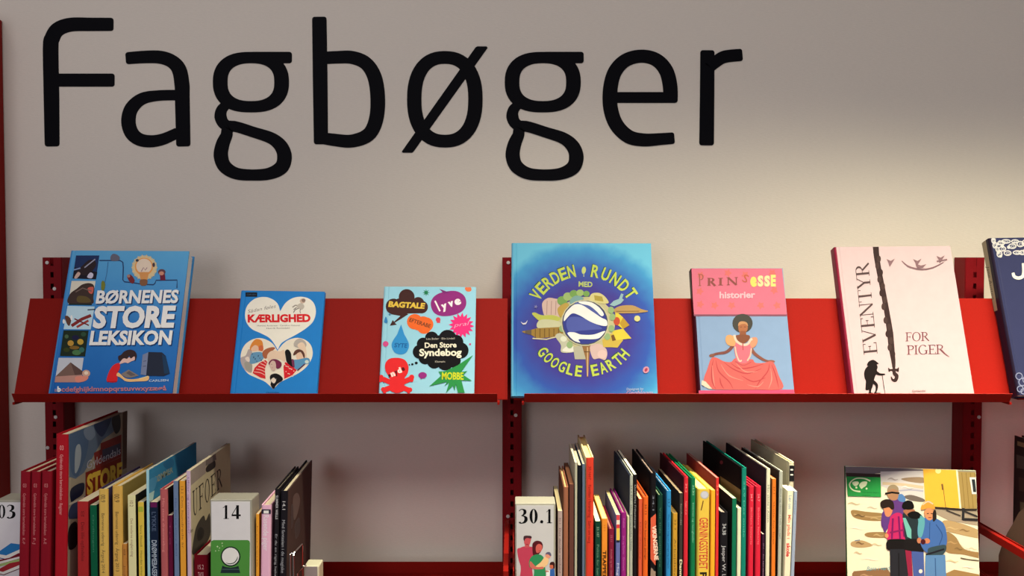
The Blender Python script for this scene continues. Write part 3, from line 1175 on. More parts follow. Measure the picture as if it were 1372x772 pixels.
A.star(566, 292, 76, 52, 16, (226, 50, 124), 4)
A.text('pral', (524, 302), (604, 290), 22, (250, 170, 205), -0.01, 0.5)
A.blob([(119, 240), (128, 262), (128, 274), (119, 278), (110, 274), (110, 262)], (50, 128, 190))
A.star(142, 228, 10, 4, 6, (70, 130, 170))
A.poly([(209, 286)] + [tuple(p) for p in smooth([(228, 345), (252, 390), (254, 425), (235, 455), (205, 464), (172, 452), (154, 420), (158, 388), (186, 345)], False, 5)], (52, 142, 208))
A.text('SYTE', (168, 420), (244, 424), 24, (30, 96, 160), 0.03, 0.1)
A.ell(118, 401, 17, 16, (208, 78, 140))
BK = (18, 17, 20)
A.cloud([(484, 372, 54), (390, 368, 40), (340, 402, 38), (320, 448, 42), (352, 482, 40), (405, 505, 42), (470, 510, 48), (520, 500, 42), (560, 440, 48), (535, 390, 42), (440, 440, 90), (360, 440, 60), (510, 450, 62)], BK)
A.text('Lisa Bolær · Elin Lindell', (358, 377), (526, 374), 11, (190, 184, 172), 0.0)
A.text('Den Store', (349, 424), (537, 421), 29, (232, 226, 206), 0.03)
A.text('Syndebog', (317, 472), (567, 470), 39, (236, 230, 210), 0.035)
A.text('Klematis', (410, 512), (470, 511), 11, (190, 184, 172), 0.0)
A.ell(299, 514, 9, 8, BK)
A.ell(276, 522, 7, 6, BK)
A.ell(258, 525, 4, 4, BK)
A.ell(617, 403, 6, 6, (200, 60, 120))
A.ell(336, 587, 25, 19, (146, 46, 128))
A.poly([(318, 596), (335, 602), (328, 612)], (146, 46, 128))
SK = (222, 44, 48)
A.line([(92, 605), (185, 645), (262, 678)], 30, SK)
A.line([(270, 605), (185, 645), (98, 678)], 30, SK)
A.cloud([(92, 598, 14), (88, 614, 14), (272, 598, 15), (270, 614, 13), (262, 672, 13), (254, 684, 10), (104, 670, 13), (112, 684, 10)], SK)
A.blob([(118, 560), (116, 520), (140, 490), (190, 484), (232, 497), (253, 535), (248, 575), (232, 600), (225, 635), (235, 668), (200, 690), (165, 688), (140, 668), (152, 635), (140, 600)], SK)
A.text('s', (138, 602), (152, 597), 26, (70, 20, 24), 0.06)
A.text('n', (153, 595), (176, 586), 30, (240, 220, 214), 0.07)
A.text('y', (176, 583), (192, 577), 28, (70, 20, 24), 0.06)
A.text('d', (193, 576), (216, 566), 28, (240, 220, 214), 0.07)
A.text('e', (217, 562), (234, 554), 26, (90, 20, 24), 0.06)
GR = (46, 140, 74)
A.poly([(634, 468), (566, 566), (600, 562), (577, 585), (628, 620), (566, 618), (585, 690), (545, 690), (532, 640), (526, 678), (514, 650), (475, 690), (493, 630), (466, 650), (480, 626), (376, 652), (445, 590), (430, 565), (470, 562), (540, 530)], GR)
A.text('MOBBE', (450, 610), (578, 612), 40, (200, 206, 44), 0.03)
done()

# ---------------------------------------------------------------- large blue globe book
G4 = 0.66
g4 = grad_mat('night_blue_cover_print', [(0.0, (98, 78, 160)), (0.50, (70, 62, 156)), (0.70, (56, 92, 188)), (0.90, (72, 160, 222)), (1.0, (112, 200, 240))], G4, 'r', (0.130, 0.120), (0.190, 0.186))
root, A, SP, done = display_book('large blue book with a globe ringed by landmarks, beside the middle upright',
                                 -0.002, 0.262, 0.2915, 0.017, (110, 190, 235), 0.2, True, G4, None, g4)
A.frame(670, 310, 3.217)
YL, SH = (196, 214, 96), (52, 84, 70)


def arc(word, a0, a1, r, h, inward, cx=366, cy=398, sy=1.0, tw=.62):
    A.arc_text(word, (cx - 3, cy - 2), r, a0, a1, h, SH, 0.035, inward, sy, tw)
    A.k += 1
    A.arc_text(word, (cx, cy), r, a0, a1, h, YL, 0.025, inward, sy, tw)
    A.k += 1


arc('VERDEN', 213.5, 258, 218, 50, False, 358, 405, 0.97, .64)
arc('RUNDT', 281, 325, 218, 50, False, 365, 405, 0.97, .68)
A.text('MED', (338, 238), (398, 240), 21, (190, 206, 120), 0.03)
A.ell(361, 168, 9, 16, (200, 214, 130), 8)
A.line([(361, 184), (361, 196)], 3, (200, 214, 130))
arc('GOOGLE', 144, 97, 246, 44, True, 366, 400, 0.92, .66)
arc('EARTH', 78, 40, 246, 46, True, 362, 400, 0.92, .66)
# ring of landmarks around the globe
CR, TAN, GRN, YEL = (214, 206, 178), (176, 150, 96), (122, 164, 92), (226, 206, 76)
A.ell(368, 400, 128, 118, (196, 190, 150))
A.blob([(186, 350), (182, 310), (205, 288), (235, 290), (255, 300), (262, 350), (250, 372), (200, 370)], (212, 184, 178))
for x in (203, 222, 241):
    A.line([(x, 300), (x - 2, 360)], 3, (170, 140, 140))
A.blob([(138, 356), (150, 350), (180, 362), (230, 362), (262, 376), (240, 388), (180, 388), (160, 380)], (190, 196, 96))
A.blob([(160, 395), (185, 380), (240, 385), (268, 400), (265, 420), (170, 420)], (204, 204, 172))
A.poly([(93, 433), (108, 428), (135, 424), (160, 418), (270, 412), (272, 440), (240, 455), (160, 462), (135, 448), (108, 440)], (160, 128, 66))
A.poly([(108, 428), (135, 424), (135, 448), (108, 440)], (104, 92, 84))
for i in range(6):
    A.line([(152 + i * 20, 420), (152 + i * 20, 458)], 4, (120, 92, 50))
A.line([(140, 462), (200, 466), (240, 456)], 5, CR)
A.blob([(238, 452), (262, 440), (290, 470), (318, 500), (320, 520), (265, 522), (262, 490)], (196, 196, 178))
A.ell(274, 464, 14, 12, (226, 230, 214))
A.blob([(268, 515), (300, 490), (322, 505), (315, 520)], (232, 232, 224))
A.poly([(315, 500), (360, 490), (372, 552), (322, 552)], (184, 182, 166))
A.poly([(352, 490), (390, 490), (384, 545), (380, 628), (374, 628), (368, 545)], (150, 110, 70))
A.line([(377, 500), (377, 625)], 5, (206, 176, 140))
A.line([(362, 520), (386, 520)], 4, (104, 76, 50))
A.blob([(388, 495), (425, 485), (455, 505), (462, 530), (452, 555), (428, 548), (400, 548)], (214, 186, 186))
A.ell(440, 530, 20, 18, (226, 196, 196))
A.poly([(440, 470), (480, 440), (530, 470), (506, 502), (480, 500), (445, 500)], (206, 180, 84))
A.poly([(480, 430), (530, 420), (566, 462), (500, 470)], YEL)
A.poly([(495, 340), (530, 372), (558, 405), (530, 422), (500, 400)], YEL)
A.poly([(530, 372), (558, 405), (530, 422), (515, 398)], (188, 152, 56))
A.ell(503, 388, 14, 18, (196, 84, 60))
A.poly([(478, 450), (490, 445), (500, 470), (484, 474)], (120, 84, 50))
A.blob([(490, 338), (520, 322), (570, 320), (610, 336), (638, 345), (600, 352), (540, 354), (500, 352)], (186, 152, 100))
A.line([(500, 346), (600, 345)], 4, (140, 110, 66))
A.poly([(472, 318), (490, 300), (512, 292), (522, 268), (532, 272), (526, 290), (534, 296), (520, 312), (492, 324)], (150, 186, 200))
A.blob([(385, 292), (395, 270), (425, 266), (450, 280), (468, 308), (440, 312), (400, 304)], (214, 206, 146))
A.poly([(405, 276), (440, 282), (446, 304), (408, 298)], (176, 158, 76))
for x, y, r in [(268, 300, 22), (292, 282, 20), (318, 270, 18), (345, 266, 16), (372, 270, 14), (280, 322, 18), (262, 340, 14)]:
    A.ell(x, y, r, r * .9, GRN if r % 4 else (158, 186, 120))
A.blob([(300, 300), (320, 280), (345, 280), (360, 292), (330, 304), (308, 316)], (126, 166, 170))
A.blob([(250, 330), (280, 310), (296, 318), (276, 350), (262, 372), (250, 352)], (190, 160, 84))
for x, y in [(478, 340), (484, 370), (480, 420), (462, 455), (300, 490), (268, 420)]:
    A.ell(x, y, 13, 15, (150, 180, 130))
A.ell(366, 395, 103, 100, (206, 204, 176))
A.ell(366, 395, 99, 96, (84, 84, 88))
A.ell(366, 395, 95, 92, (58, 66, 150))
A.blob([(285, 400), (300, 372), (350, 372), (400, 395), (440, 420), (400, 425), (340, 430), (300, 436)], (84, 96, 178))
A.blob([(320, 312), (350, 305), (400, 320), (440, 352), (425, 362), (380, 348), (340, 330)], (84, 98, 172))
W4 = (240, 242, 246)
A.poly(smooth([(300, 332), (322, 316), (352, 318), (395, 345), (435, 372), (459, 385), (459, 408), (425, 404), (385, 388), (340, 362), (308, 356), (276, 388), (280, 358)], True, 5), W4)
A.poly(smooth([(338, 305), (366, 302), (400, 310), (430, 332), (447, 358), (436, 366), (414, 344), (385, 322), (352, 314)], True, 5), W4)
A.poly(smooth([(290, 440), (318, 436), (350, 446), (400, 446), (444, 432), (452, 434), (428, 460), (396, 466), (340, 466), (345, 480), (316, 470)], True, 5), W4)
A.blob([(118, 384), (112, 400), (98, 402), (90, 390), (98, 396), (110, 394)], (216, 214, 236))
A.star(154, 326, 9, 4, 5, (130, 130, 190))
A.ell(591, 377, 13, 13, (216, 212, 150))
A.ell(629, 598, 13, 15, (206, 150, 176), 30)
A.ell(629, 598, 6, 9, (170, 60, 90), 30)
A.text('Designet by', (546, 686), (618, 684), 10, (190, 206, 236), 0.0)
A.text('Geobloom', (542, 704), (655, 703), 16, (236, 170, 200), -0.01, 0.4)
done()

# ---------------------------------------------------------------- pink and blue princess stories book
G5 = 0.50
root, A, SP, done = display_book('pink and pale blue storybook with a woman spreading her coral gown',
                                 0.3318, 0.1705, 0.2400, 0.023, (152, 182, 230), 0.0, True, G5, (70, 22, 40))
A.frame(900, 340, 3.86)
A.poly([(102, 77), (569, 70), (597, 320), (113, 320)], (240, 130, 160))
for x, y in [(150, 112), (145, 195), (147, 262), (222, 268), (310, 268), (460, 268), (545, 268), (530, 190), (380, 110), (520, 100), (290, 100)]:
    A.star(x, y, 22, 12, 5, (240, 128, 128), x)
A.poly([(112, 314), (596, 314), (597, 324), (113, 324)], (150, 96, 120))
A.poly([(136, 708), (636, 703), (640, 735), (140, 735)], (236, 92, 140))
A.text('P', (138, 168), (166, 167), 62, (176, 104, 96), 0, serif=(.13, .06))
A.text('R', (184, 166), (226, 166), 40, (158, 92, 90), 0, serif=(.22, .09))
A.text('I', (240, 164), (266, 164), 38, (158, 92, 90), 0, serif=(.16, .09))
A.text('N', (284, 163), (344, 162), 40, (158, 92, 90), 0, serif=(.18, .08))
A.text('S', (362, 142), (386, 152), 40, (206, 110, 84), 0.0)
A.text('e', (406, 166), (440, 166), 62, (250, 236, 130), 0.06)
A.text('S', (444, 166), (474, 166), 48, (250, 240, 186), 0.06)
A.text('S', (478, 166), (508, 166), 48, (250, 240, 190), 0.06)
A.text('E', (512, 166), (538, 166), 52, (250, 240, 150), 0.06)
A.text('historier', (247, 230), (432, 228), 32, (250, 206, 226), 0.03)
A.frame(925, 430, 7.353)
A.ell(513, 25, 100, 94, (84, 82, 80))
A.blob([(472, 60), (480, 20), (510, 10), (550, 20), (565, 60), (555, 100), (515, 132), (480, 105)], (188, 122, 90))
A.blob([(470, 50), (480, 15), (515, 5), (555, 18), (566, 52), (540, 32), (500, 34)], (214, 160, 118))
A.line([(492, 62), (505, 60)], 5, (80, 50, 44))
A.line([(530, 60), (545, 62)], 5, (80, 50, 44))
A.line([(502, 104), (528, 104)], 7, (150, 50, 60))
A.poly([(490, 100), (545, 100), (552, 150), (480, 150)], (160, 100, 76))
A.blob([(445, 150), (480, 138), (550, 138), (585, 150), (575, 190), (520, 225), (460, 190)], (146, 92, 72))
A.line([(420, 240), (385, 285), (340, 312), (260, 325), (200, 345)], [34, 32, 28, 24, 20], (140, 88, 84), True)
A.ell(212, 342, 30, 16, (150, 100, 88), -10)
A.line([(588, 250), (620, 310), (680, 360), (750, 395), (820, 398)], [34, 32, 28, 22, 18], (150, 96, 88), True)
A.ell(800, 398, 34, 12, (160, 104, 92), 8)
A.poly(smooth([(205, 370), (260, 365), (330, 400), (400, 405), (440, 370), (520, 385), (610, 380), (640, 415), (720, 415), (790, 400), (830, 430), (870, 540), (905, 670), (650, 680), (380, 680), (215, 675), (150, 640), (130, 580), (165, 480)], True, 4), (232, 116, 116))
for pts in ([(225, 385), (210, 480), (215, 600), (250, 672)], [(250, 390), (280, 500), (380, 600), (420, 672)], [(330, 410), (430, 480), (560, 520), (700, 470)], [(400, 420), (480, 470), (600, 460), (720, 425)],
            [(780, 415), (760, 500), (680, 600), (640, 672)], [(800, 430), (840, 540), (870, 665)], [(500, 540), (620, 600), (740, 560)], [(290, 560), (300, 620), (330, 672)]):
    A.line(pts, [3, 12, 12, 4], (204, 84, 92), True)
for pts in ([(215, 440), (225, 560), (240, 650)], [(300, 430), (380, 540), (520, 590)], [(790, 470), (800, 580), (770, 668)], [(450, 420), (540, 500), (660, 500)], [(560, 630), (660, 650), (720, 600)]):
    A.line(pts, [3, 12, 3], (246, 158, 150), True)
A.blob([(430, 250), (455, 215), (520, 235), (580, 215), (605, 260), (590, 330), (570, 400), (520, 420), (460, 400), (440, 330)], (236, 128, 150))
A.blob([(345, 190), (355, 150), (395, 140), (440, 170), (440, 240), (400, 250), (360, 230)], (236, 180, 130))
A.blob([(580, 190), (610, 165), (650, 165), (662, 200), (640, 250), (600, 265)], (232, 164, 136))
A.line([(432, 140), (450, 195), (500, 232), (560, 232), (590, 190), (610, 180)], 22, (246, 222, 210), True)
A.line([(440, 255), (450, 320), (480, 395), (505, 390)], 14, (246, 214, 200), True)
A.line([(600, 270), (590, 340), (560, 395)], 14, (246, 210, 196), True)
A.line([(515, 225), (518, 290)], 10, (196, 92, 100))
A.line([(440, 400), (520, 440), (600, 405)], 9, (212, 96, 110), True)
A.poly([(112, 585), (150, 600), (215, 672), (180, 672), (108, 630)], (246, 232, 214))
done()

# ---------------------------------------------------------------- pale pink fairy tale book
G6 = 0.42
root, A, SP, done = display_book('large pale pink book with a black walking-figure silhouette, third on the right shelf',
                                 0.6043, 0.2175, 0.2820, 0.0235, (255, 226, 238), -0.5, True, G6, (178, 50, 84))
A.frame(1090, 310, 3.216)
DK = (74, 56, 58)
A.line([(268, 66), (272, 110), (284, 180), (300, 260), (318, 360), (330, 440), (336, 500), (344, 560), (346, 590)], [26, 24, 22, 22, 23, 27, 25, 18, 12], DK, True)
for i in range(16):
    t = i / 15
    A.ell(272 + 66 * t + (5 if i % 2 else -6), 90 + 440 * t, 9, 15, (90, 70, 70) if i % 3 else DK)
A.blob([(322, 588), (330, 594), (345, 592), (360, 592), (367, 586), (366, 606), (352, 602), (345, 608), (334, 602), (324, 606)], DK)
A.line([(346, 590), (348, 612), (358, 626), (352, 642), (340, 640), (334, 626)], [10, 16, 16, 16, 10, 3], DK, True)
A.line([(350, 610), (362, 622), (360, 642)], [8, 8, 3], DK, True)
up6 = (-1, 0.12)
A.text('EVENTYR', (276, 527), (236, 136), 60, (104, 84, 88), 0, up=(-1, 0.10), serif=(.115, .04))
A.text('FOR', (396, 474), (498, 472), 38, (150, 92, 106), 0, serif=(.11, .045))
A.text('PIGER', (402, 532), (566, 528), 40, (150, 92, 106), 0, serif=(.11, .045))
A.line([(550, 510), (566, 528), (584, 541)], [5, 5, 2], (170, 112, 124))
# bent old figure with hat and stick
BLK = (44, 36, 38)
A.frame(1120, 430, 6.86)
A.blob([(285, 408), (300, 375), (335, 360), (362, 368), (392, 395), (375, 400), (382, 425), (372, 450), (340, 440), (310, 420)], BLK)
A.blob([(258, 480), (275, 435), (310, 412), (360, 425), (378, 470), (360, 510), (345, 560), (330, 620), (300, 635), (272, 632), (275, 560), (265, 530)], BLK)
A.line([(360, 470), (400, 492), (450, 492)], [34, 22, 12], BLK, True)
A.line([(320, 600), (312, 650), (318, 664)], [28, 18, 14], BLK, True)
A.line([(340, 560), (372, 590), (372, 630), (360, 664)], [34, 26, 18, 12], BLK, True)
A.line([(298, 664), (340, 668)], 10, BLK)
A.line([(348, 664), (408, 668)], 10, BLK)
A.line([(424, 500), (450, 668)], 5, BLK)
A.frame(1090, 310, 3.216)
BRD = (164, 128, 140)
A.line([(380, 128), (410, 152), (460, 164), (510, 158), (560, 134)], [3, 6, 7, 6, 3], BRD, True)
for x, y in ((330, 132), (445, 132), (545, 118)):
    A.poly([(x - 16, y - 12), (x + 2, y - 4), (x + 20, y - 14), (x + 8, y + 6), (x - 2, y + 22), (x - 6, y + 6)], BRD)
A.poly([(440, 140), (462, 148), (486, 142), (470, 158), (446, 158)], BRD)
A.line([(530, 130), (575, 122)], 6, BRD)
A.text('Gyldendal', (424, 693), (482, 692), 9, (150, 110, 118), 0.0)
done()

# ---------------------------------------------------------------- navy book at the right edge
G7 = 0.5
root, A, SP, done = display_book('large navy book with white lace pattern, cut off by the right edge',
                                 0.8968, 0.215, 0.2985, 0.027, (62, 66, 108), -1.0, True, G7, (44, 34, 58), rough=0.3)
A.frame(1300, 310, 7.01)
LW = (232, 230, 236)
for x, y, rx, ry, a in [(218, 85, 20, 30, 10), (232, 130, 22, 34, -10), (275, 215, 28, 32, 20), (290, 110, 40, 22, 20), (335, 95, 50, 20, 10), (300, 165, 40, 26, 30), (350, 205, 40, 26, -20), (395, 140, 42, 26, 0),
                        (420, 95, 40, 18, 0), (440, 200, 46, 20, -15), (470, 120, 40, 30, 20), (490, 200, 40, 24, 0), (255, 170, 18, 24, 0), (520, 110, 40, 36, 0), (540, 190, 50, 40, 0)]:
    A.ring(x, y, rx * .8, ry * .8, 11, LW, 20)
    A.ring(x + 3, y + 2, rx * .35, ry * .35, 6, (206, 206, 220), 14)
for x, y, r in [(215, 75, 13), (222, 110, 14), (240, 150, 13), (262, 200, 15), (285, 235, 13), (300, 140, 16), (360, 150, 16), (258, 120, 14), (275, 95, 10)]:
    A.ell(x, y, r, r, LW)
A.line([(498, 300), (502, 380), (490, 425), (450, 440), (412, 425), (400, 390)], [30, 32, 32, 30, 30, 26], (246, 246, 246), True)
A.text('ane', (530, 440), (700, 440), 90, (246, 246, 246), 0.05)
A.frame(1090, 310, 3.216)
for x, y, r in [(885, 625, 14), (900, 650, 16), (890, 680, 13), (905, 690, 12), (915, 640, 14)]:
    A.ring(x, y, r, r, 4, (150, 156, 196), 16)
# old paper label strip on the spine
SP.frame(1300, 310, 7.01)
SP.poly([(102, 78), (142, 62), (256, 742), (218, 756)], (196, 180, 152))
SP.text('Jane Austen', (150, 330), (205, 640), 26, (110, 96, 84), 0.0, up=(1, -.15))
done()

# ================================================================== books standing on the lower shelves
LG, RG = 1.38, 1.04            # left and right colour gain, offsetting the light level on each side


def spine_book(label, x0, x1, yt, col, front=None, back=None, D=1.555, yaw=0.0, roll=0.0, depth=None, hard=False,
               texts=(), bands=(), gain=1.25, group='books on the left lower shelf', page=(215, 205, 178), thin=0.0006, sticker=None):
    Yf = D - 1.87
    p0, p1 = at(x0, yt, Yf), at(x1, yt, Yf)
    r, a = R(roll), R(yaw)
    t = p1.x - p0.x - thin
    lift = max(0.0, t * math.sin(r)) + (0.0003 if r >= 0 else 0.0003)
    h = (p0.z - Z_SHELF - lift) / math.cos(r)
    if depth is None:
        depth = min(0.235, 0.74 * h)
    depth = min(depth, 1.811 - D)
    Zv = Vector((math.sin(r), 0, math.cos(r)))
    Xv = Vector((math.cos(r), 0, -math.sin(r)))
    rot = Matrix.Rotation(-a, 3, 'Z')
    Xv, Yv, Zv = rot @ Xv, rot @ Vector((0, 1, 0)), rot @ Zv
    O = Vector((p0.x, Yf, p0.z)) - Zv * h
    M4 = frame_mat(O, Xv, Yv, Zv)
    root = empty('library_book', M4)
    tag(root, label, 'book', group)

    def mk(c):
        return M(c, gain, 0.4) if isinstance(c, tuple) else c
    def mb_(c):
        return M(c, gain, 0.65, 0.02, 'board')
    mb, pg = book_parts(t, depth, h, mk(col), hard, mb_(front or col), mb_(back or col), page, 1.0)
    A = Art(mb, M4, (0, 0, 0), (1, 0, 0), (0, 0, 1), (0, -1, 0), gain, 0.4)
    FA = Art(mb, M4, (t, 0, 0), (0, 1, 0), (0, 0, 1), (1, 0, 0), gain, 0.4)
    BA = Art(mb, M4, (0, 0, 0), (0, 1, 0), (0, 0, 1), (-1, 0, 0), gain, 0.4)
    A.clip, FA.clip, BA.clip = (t, h), (depth, h), (depth, h)

    def zy(y):
        return (at(x0, y, Yf) - O).dot(Zv)
    e = min(t * .1, 0.0012)
    for (ya, yb, c) in bands:
        A.k += 1
        za, zb = min(zy(ya), h), max(zy(yb), 0.0)
        A.raw([(e, za), (t - e, za), (t - e, zb), (e, zb)], c)
    for tx in texts:
        s, ya, yb, cap, c = tx[:5]
        bold = tx[5] if len(tx) > 5 else 0.0
        up = tx[6] if len(tx) > 6 else 0
        A.k += 2
        m = A.mat(c)
        vs, fs, w = text_shape(s, bold)
        cw = cap * t
        za, zb = zy(ya), max(0.004, zy(yb))
        if up:            # upright short text
            wd = t * cap
            hh = za - zb
            mb.mesh([A.lift((t * .5 - wd / 2 + x / w * wd, zb + y / CAPH * hh)) for x, y in vs], fs, m)
        else:
            xb = t * .5 - cw * .5
            mb.mesh([A.lift((xb + y / CAPH * cw, za + (zb - za) * x / w)) for x, y in vs], fs, m)

    def done():
        mb.build('cover', root, False)
        pg.build('page_block', root)
        if sticker:
            ya, yb, c = sticker
            sb = MB()
            za, zb = zy(ya), zy(yb)
            sb.box(t * .04, t * .96, -0.0003, -0.00006, zb, za, M(c, gain, 0.35, 0.4, 'label'))
            for q in range(2):
                zc = za - (za - zb) * (.2 + .32 * q)
                sb.box(t * .25, t * .75, -0.00042, -0.0003, zc - .003, zc - .0005, M((215, 215, 210), gain, 0.5, 0.3, 'label'))
            sb.build('spine_label', root)
        return root
    return root, A, FA, BA, done


def quick(*a, **k):
    spine_book(*a, **k)[-1]()


GL, GR_ = 'books on the left lower shelf', 'books on the right lower shelf'
# ---------------------------------------------------------------- left row
PK = (190, 120, 122)
for i, (xa, xb, yt, tail, lb) in enumerate([(26.7, 40.6, 632, 'K-P', 'dark red encyclopedia volume, first from the left, beside the box numbered 03'),
                                            (41.2, 54.4, 632, 'F-J', 'dark red encyclopedia volume, second from the left'),
                                            (55.2, 69.6, 631.5, 'A-E', 'dark red encyclopedia volume, third from the left, beside the tall red book')]):
    quick(lb, xa, xb, yt, (124, 20, 34), roll=2.0, yaw=0.4, hard=True, gain=LG, texts=[('Gyldendals store børneleksikon', 661, 717, .26, PK), (tail, 721, 729, .26, PK), ('03', 648, 653, .34, PK, 0, 1)])
root, A, FA, BA, done = spine_book('tall red encyclopedia with a pictured cover, tallest book of the left row', 74.6, 91.6, 582, (158, 24, 36), (150, 140, 126), roll=1.6, depth=.242, hard=True, gain=LG,
                                   texts=[('Gyldendals store børneleksikon · Register', 609, 690, .24, (220, 150, 150)), ('03', 597, 603, .3, (220, 150, 150), 0, 1)])
FA.frame(90, 545, 5.32)
FA.poly([(10, 178), (390, 30), (372, 60), (330, 180), (250, 240), (120, 470), (60, 515), (15, 500)], (88, 104, 128))
FA.blob([(20, 190), (100, 150), (150, 210), (140, 330), (90, 470), (60, 500), (25, 440)], (72, 92, 124))
FA.blob([(60, 300), (90, 270), (100, 340), (85, 430), (55, 470)], (150, 160, 172))
FA.blob([(190, 120), (310, 60), (300, 130), (245, 215)], (48, 60, 92))
FA.blob([(320, 80), (372, 55), (380, 150), (350, 195), (325, 150)], (44, 42, 46))
FA.blob([(120, 165), (180, 140), (200, 200), (165, 240), (130, 220)], (112, 126, 150))
FA.poly([(395, 25), (455, 10), (455, 420), (395, 450)], (86, 62, 52))
FA.blob([(22, 600), (60, 560), (120, 545), (112, 620), (60, 660), (28, 680)], (26, 32, 56))
FA.poly([(130, 470), (385, 360), (385, 560), (130, 680)], (120, 36, 24))
FA.poly([(238, 262), (386, 198), (386, 358), (200, 440), (190, 330), (238, 305)], (118, 40, 36))
FA.poly([(250, 308), (380, 258), (380, 330), (250, 385)], (62, 58, 78))
FA.text('Gyldendals', (140, 448), (380, 338), 58, (170, 168, 182), 0.0, up=(0, -1))
FA.text('STORE', (140, 628), (392, 520), 130, (212, 176, 66), 0.05, up=(0, -1))
FA.blob([(20, 720), (80, 660), (160, 640), (160, 760), (20, 800)], (52, 62, 96))
FA.poly([(12, 690), (120, 640), (120, 655), (12, 705)], (190, 186, 176))
FA.blob([(10, 870), (60, 820), (90, 900), (60, 1000), (10, 1010)], (34, 30, 34))
done()
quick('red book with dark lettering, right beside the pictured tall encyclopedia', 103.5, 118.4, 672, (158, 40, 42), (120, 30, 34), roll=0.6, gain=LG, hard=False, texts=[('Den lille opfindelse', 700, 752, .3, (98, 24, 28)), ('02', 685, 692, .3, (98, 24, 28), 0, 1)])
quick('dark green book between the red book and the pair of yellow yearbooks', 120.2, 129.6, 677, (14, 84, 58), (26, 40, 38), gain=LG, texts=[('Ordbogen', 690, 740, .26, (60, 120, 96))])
quick('yellow yearbook with purple sides, left one of the yellow pair', 131.6, 144.6, 655.5, (202, 168, 86), (62, 54, 86), (62, 54, 86), roll=0.5, gain=LG, hard=True,
      texts=[('Børnenes udenrig · Årgang 2014', 688, 768, .30, (96, 76, 54)), ('00.9', 663, 673, .5, (96, 76, 54))])
quick('yellow yearbook with yellow sides, right one of the yellow pair', 149.7, 163.6, 651.5, (202, 162, 82), (128, 110, 62), roll=0.3, gain=LG, hard=True,
      texts=[('Børnenes udenrig · Årgang 2013', 686, 766, .30, (96, 72, 48)), ('00.9', 662, 673, .5, (96, 72, 48))])
quick('short orange booklet standing low between the yellow yearbook and cream book', 164.2, 169.8, 729, (178, 122, 58), gain=LG, texts=[('Jord', 758, 772, .4, (110, 70, 40)), ('00.8', 736, 744, .5, (110, 70, 40))])
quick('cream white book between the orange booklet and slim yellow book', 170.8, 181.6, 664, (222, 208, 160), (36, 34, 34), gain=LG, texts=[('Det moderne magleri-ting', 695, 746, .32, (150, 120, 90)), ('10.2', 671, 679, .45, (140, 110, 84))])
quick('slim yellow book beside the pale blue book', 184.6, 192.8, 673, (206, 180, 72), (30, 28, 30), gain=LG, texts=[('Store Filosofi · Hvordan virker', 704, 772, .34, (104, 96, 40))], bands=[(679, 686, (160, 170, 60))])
root, A, FA, BA, done = spine_book('large sky blue picture book with a very thin spine', 195.6, 199.4, 630, (150, 196, 216), (56, 128, 172), depth=.236, gain=LG, hard=False, thin=0.0002)
FA.frame(185, 590, 7.724)
FA.text('SØMMER', (178, 445), (362, 330), 62, (150, 160, 140), 0.02, up=(-.1, -1))
FA.blob([(110, 420), (190, 380), (180, 480), (130, 560), (100, 520)], (76, 146, 188))
FA.blob([(260, 240), (350, 190), (370, 260), (300, 300)], (44, 108, 154))
FA.poly([(100, 560), (170, 520), (150, 640), (100, 700)], (170, 208, 224))
done()
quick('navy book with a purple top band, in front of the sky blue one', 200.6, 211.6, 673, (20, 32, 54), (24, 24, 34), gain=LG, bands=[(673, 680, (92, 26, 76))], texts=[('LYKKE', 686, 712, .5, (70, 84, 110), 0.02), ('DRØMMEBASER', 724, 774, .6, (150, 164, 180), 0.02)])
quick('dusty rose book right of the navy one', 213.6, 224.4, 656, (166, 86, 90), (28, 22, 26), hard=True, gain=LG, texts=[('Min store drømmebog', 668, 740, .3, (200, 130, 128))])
quick('dark maroon book between the dusty rose and grey blue books', 225.0, 231.0, 690.5, (88, 18, 50), gain=LG, texts=[('Tro', 700, 730, .3, (130, 60, 90))])
quick('grey blue book left of the bright orange one', 232.0, 238.8, 644.5, (98, 118, 152), (60, 70, 90), yaw=-.3, gain=LG, texts=[('Min første store Bibel', 668, 745, .3, (70, 84, 130))])
quick('bright orange book beside the lilac book about flying saucers', 240.2, 248.0, 644.5, (216, 148, 52), (150, 96, 40), yaw=-.5, gain=LG, texts=[('Om hundrede år', 665, 735, .35, (140, 84, 40)), ('13.1', 652, 661, .45, (140, 84, 40))])
root, A, FA, BA, done = spine_book('cream book with condensed black cover lettering and a lilac spine', 249.5, 255.4, 631, (186, 164, 186), (186, 176, 148), (120, 110, 110), depth=.232, yaw=-.8, gain=LG, hard=False,
                                   texts=[('Ufoer og rumvæsener', 640, 716, .45, (130, 96, 150))])
FA.frame(185, 590, 7.724)
FA.poly([(545, 310), (700, 200), (700, 340), (545, 470)], (150, 138, 132))
FA.blob([(700, 300), (720, 260), (790, 210), (800, 270), (760, 310), (712, 332)], (46, 40, 40))
FA.poly([(700, 190), (800, 130), (810, 200), (700, 270)], (110, 100, 98))
for i, ch in enumerate('UFOER'):
    xx = 568 + i * 62
    FA.text(ch, (xx, 800 - i * 68), (xx + 52, 750 - i * 68), 270 - i * 16, (44, 38, 34), 0, up=(-.02, -1), serif=(.12, .05))
FA.blob([(580, 990), (600, 900), (640, 820), (680, 780), (700, 830), (740, 760), (745, 980), (660, 1120), (560, 1180)], (66, 62, 56))
FA.blob([(610, 960), (640, 900), (680, 930), (670, 1010), (620, 1040)], (40, 38, 36))
FA.text('Søren', (538, 960), (566, 945), 40, (90, 80, 70), 0.0, up=(0, -1))
done()
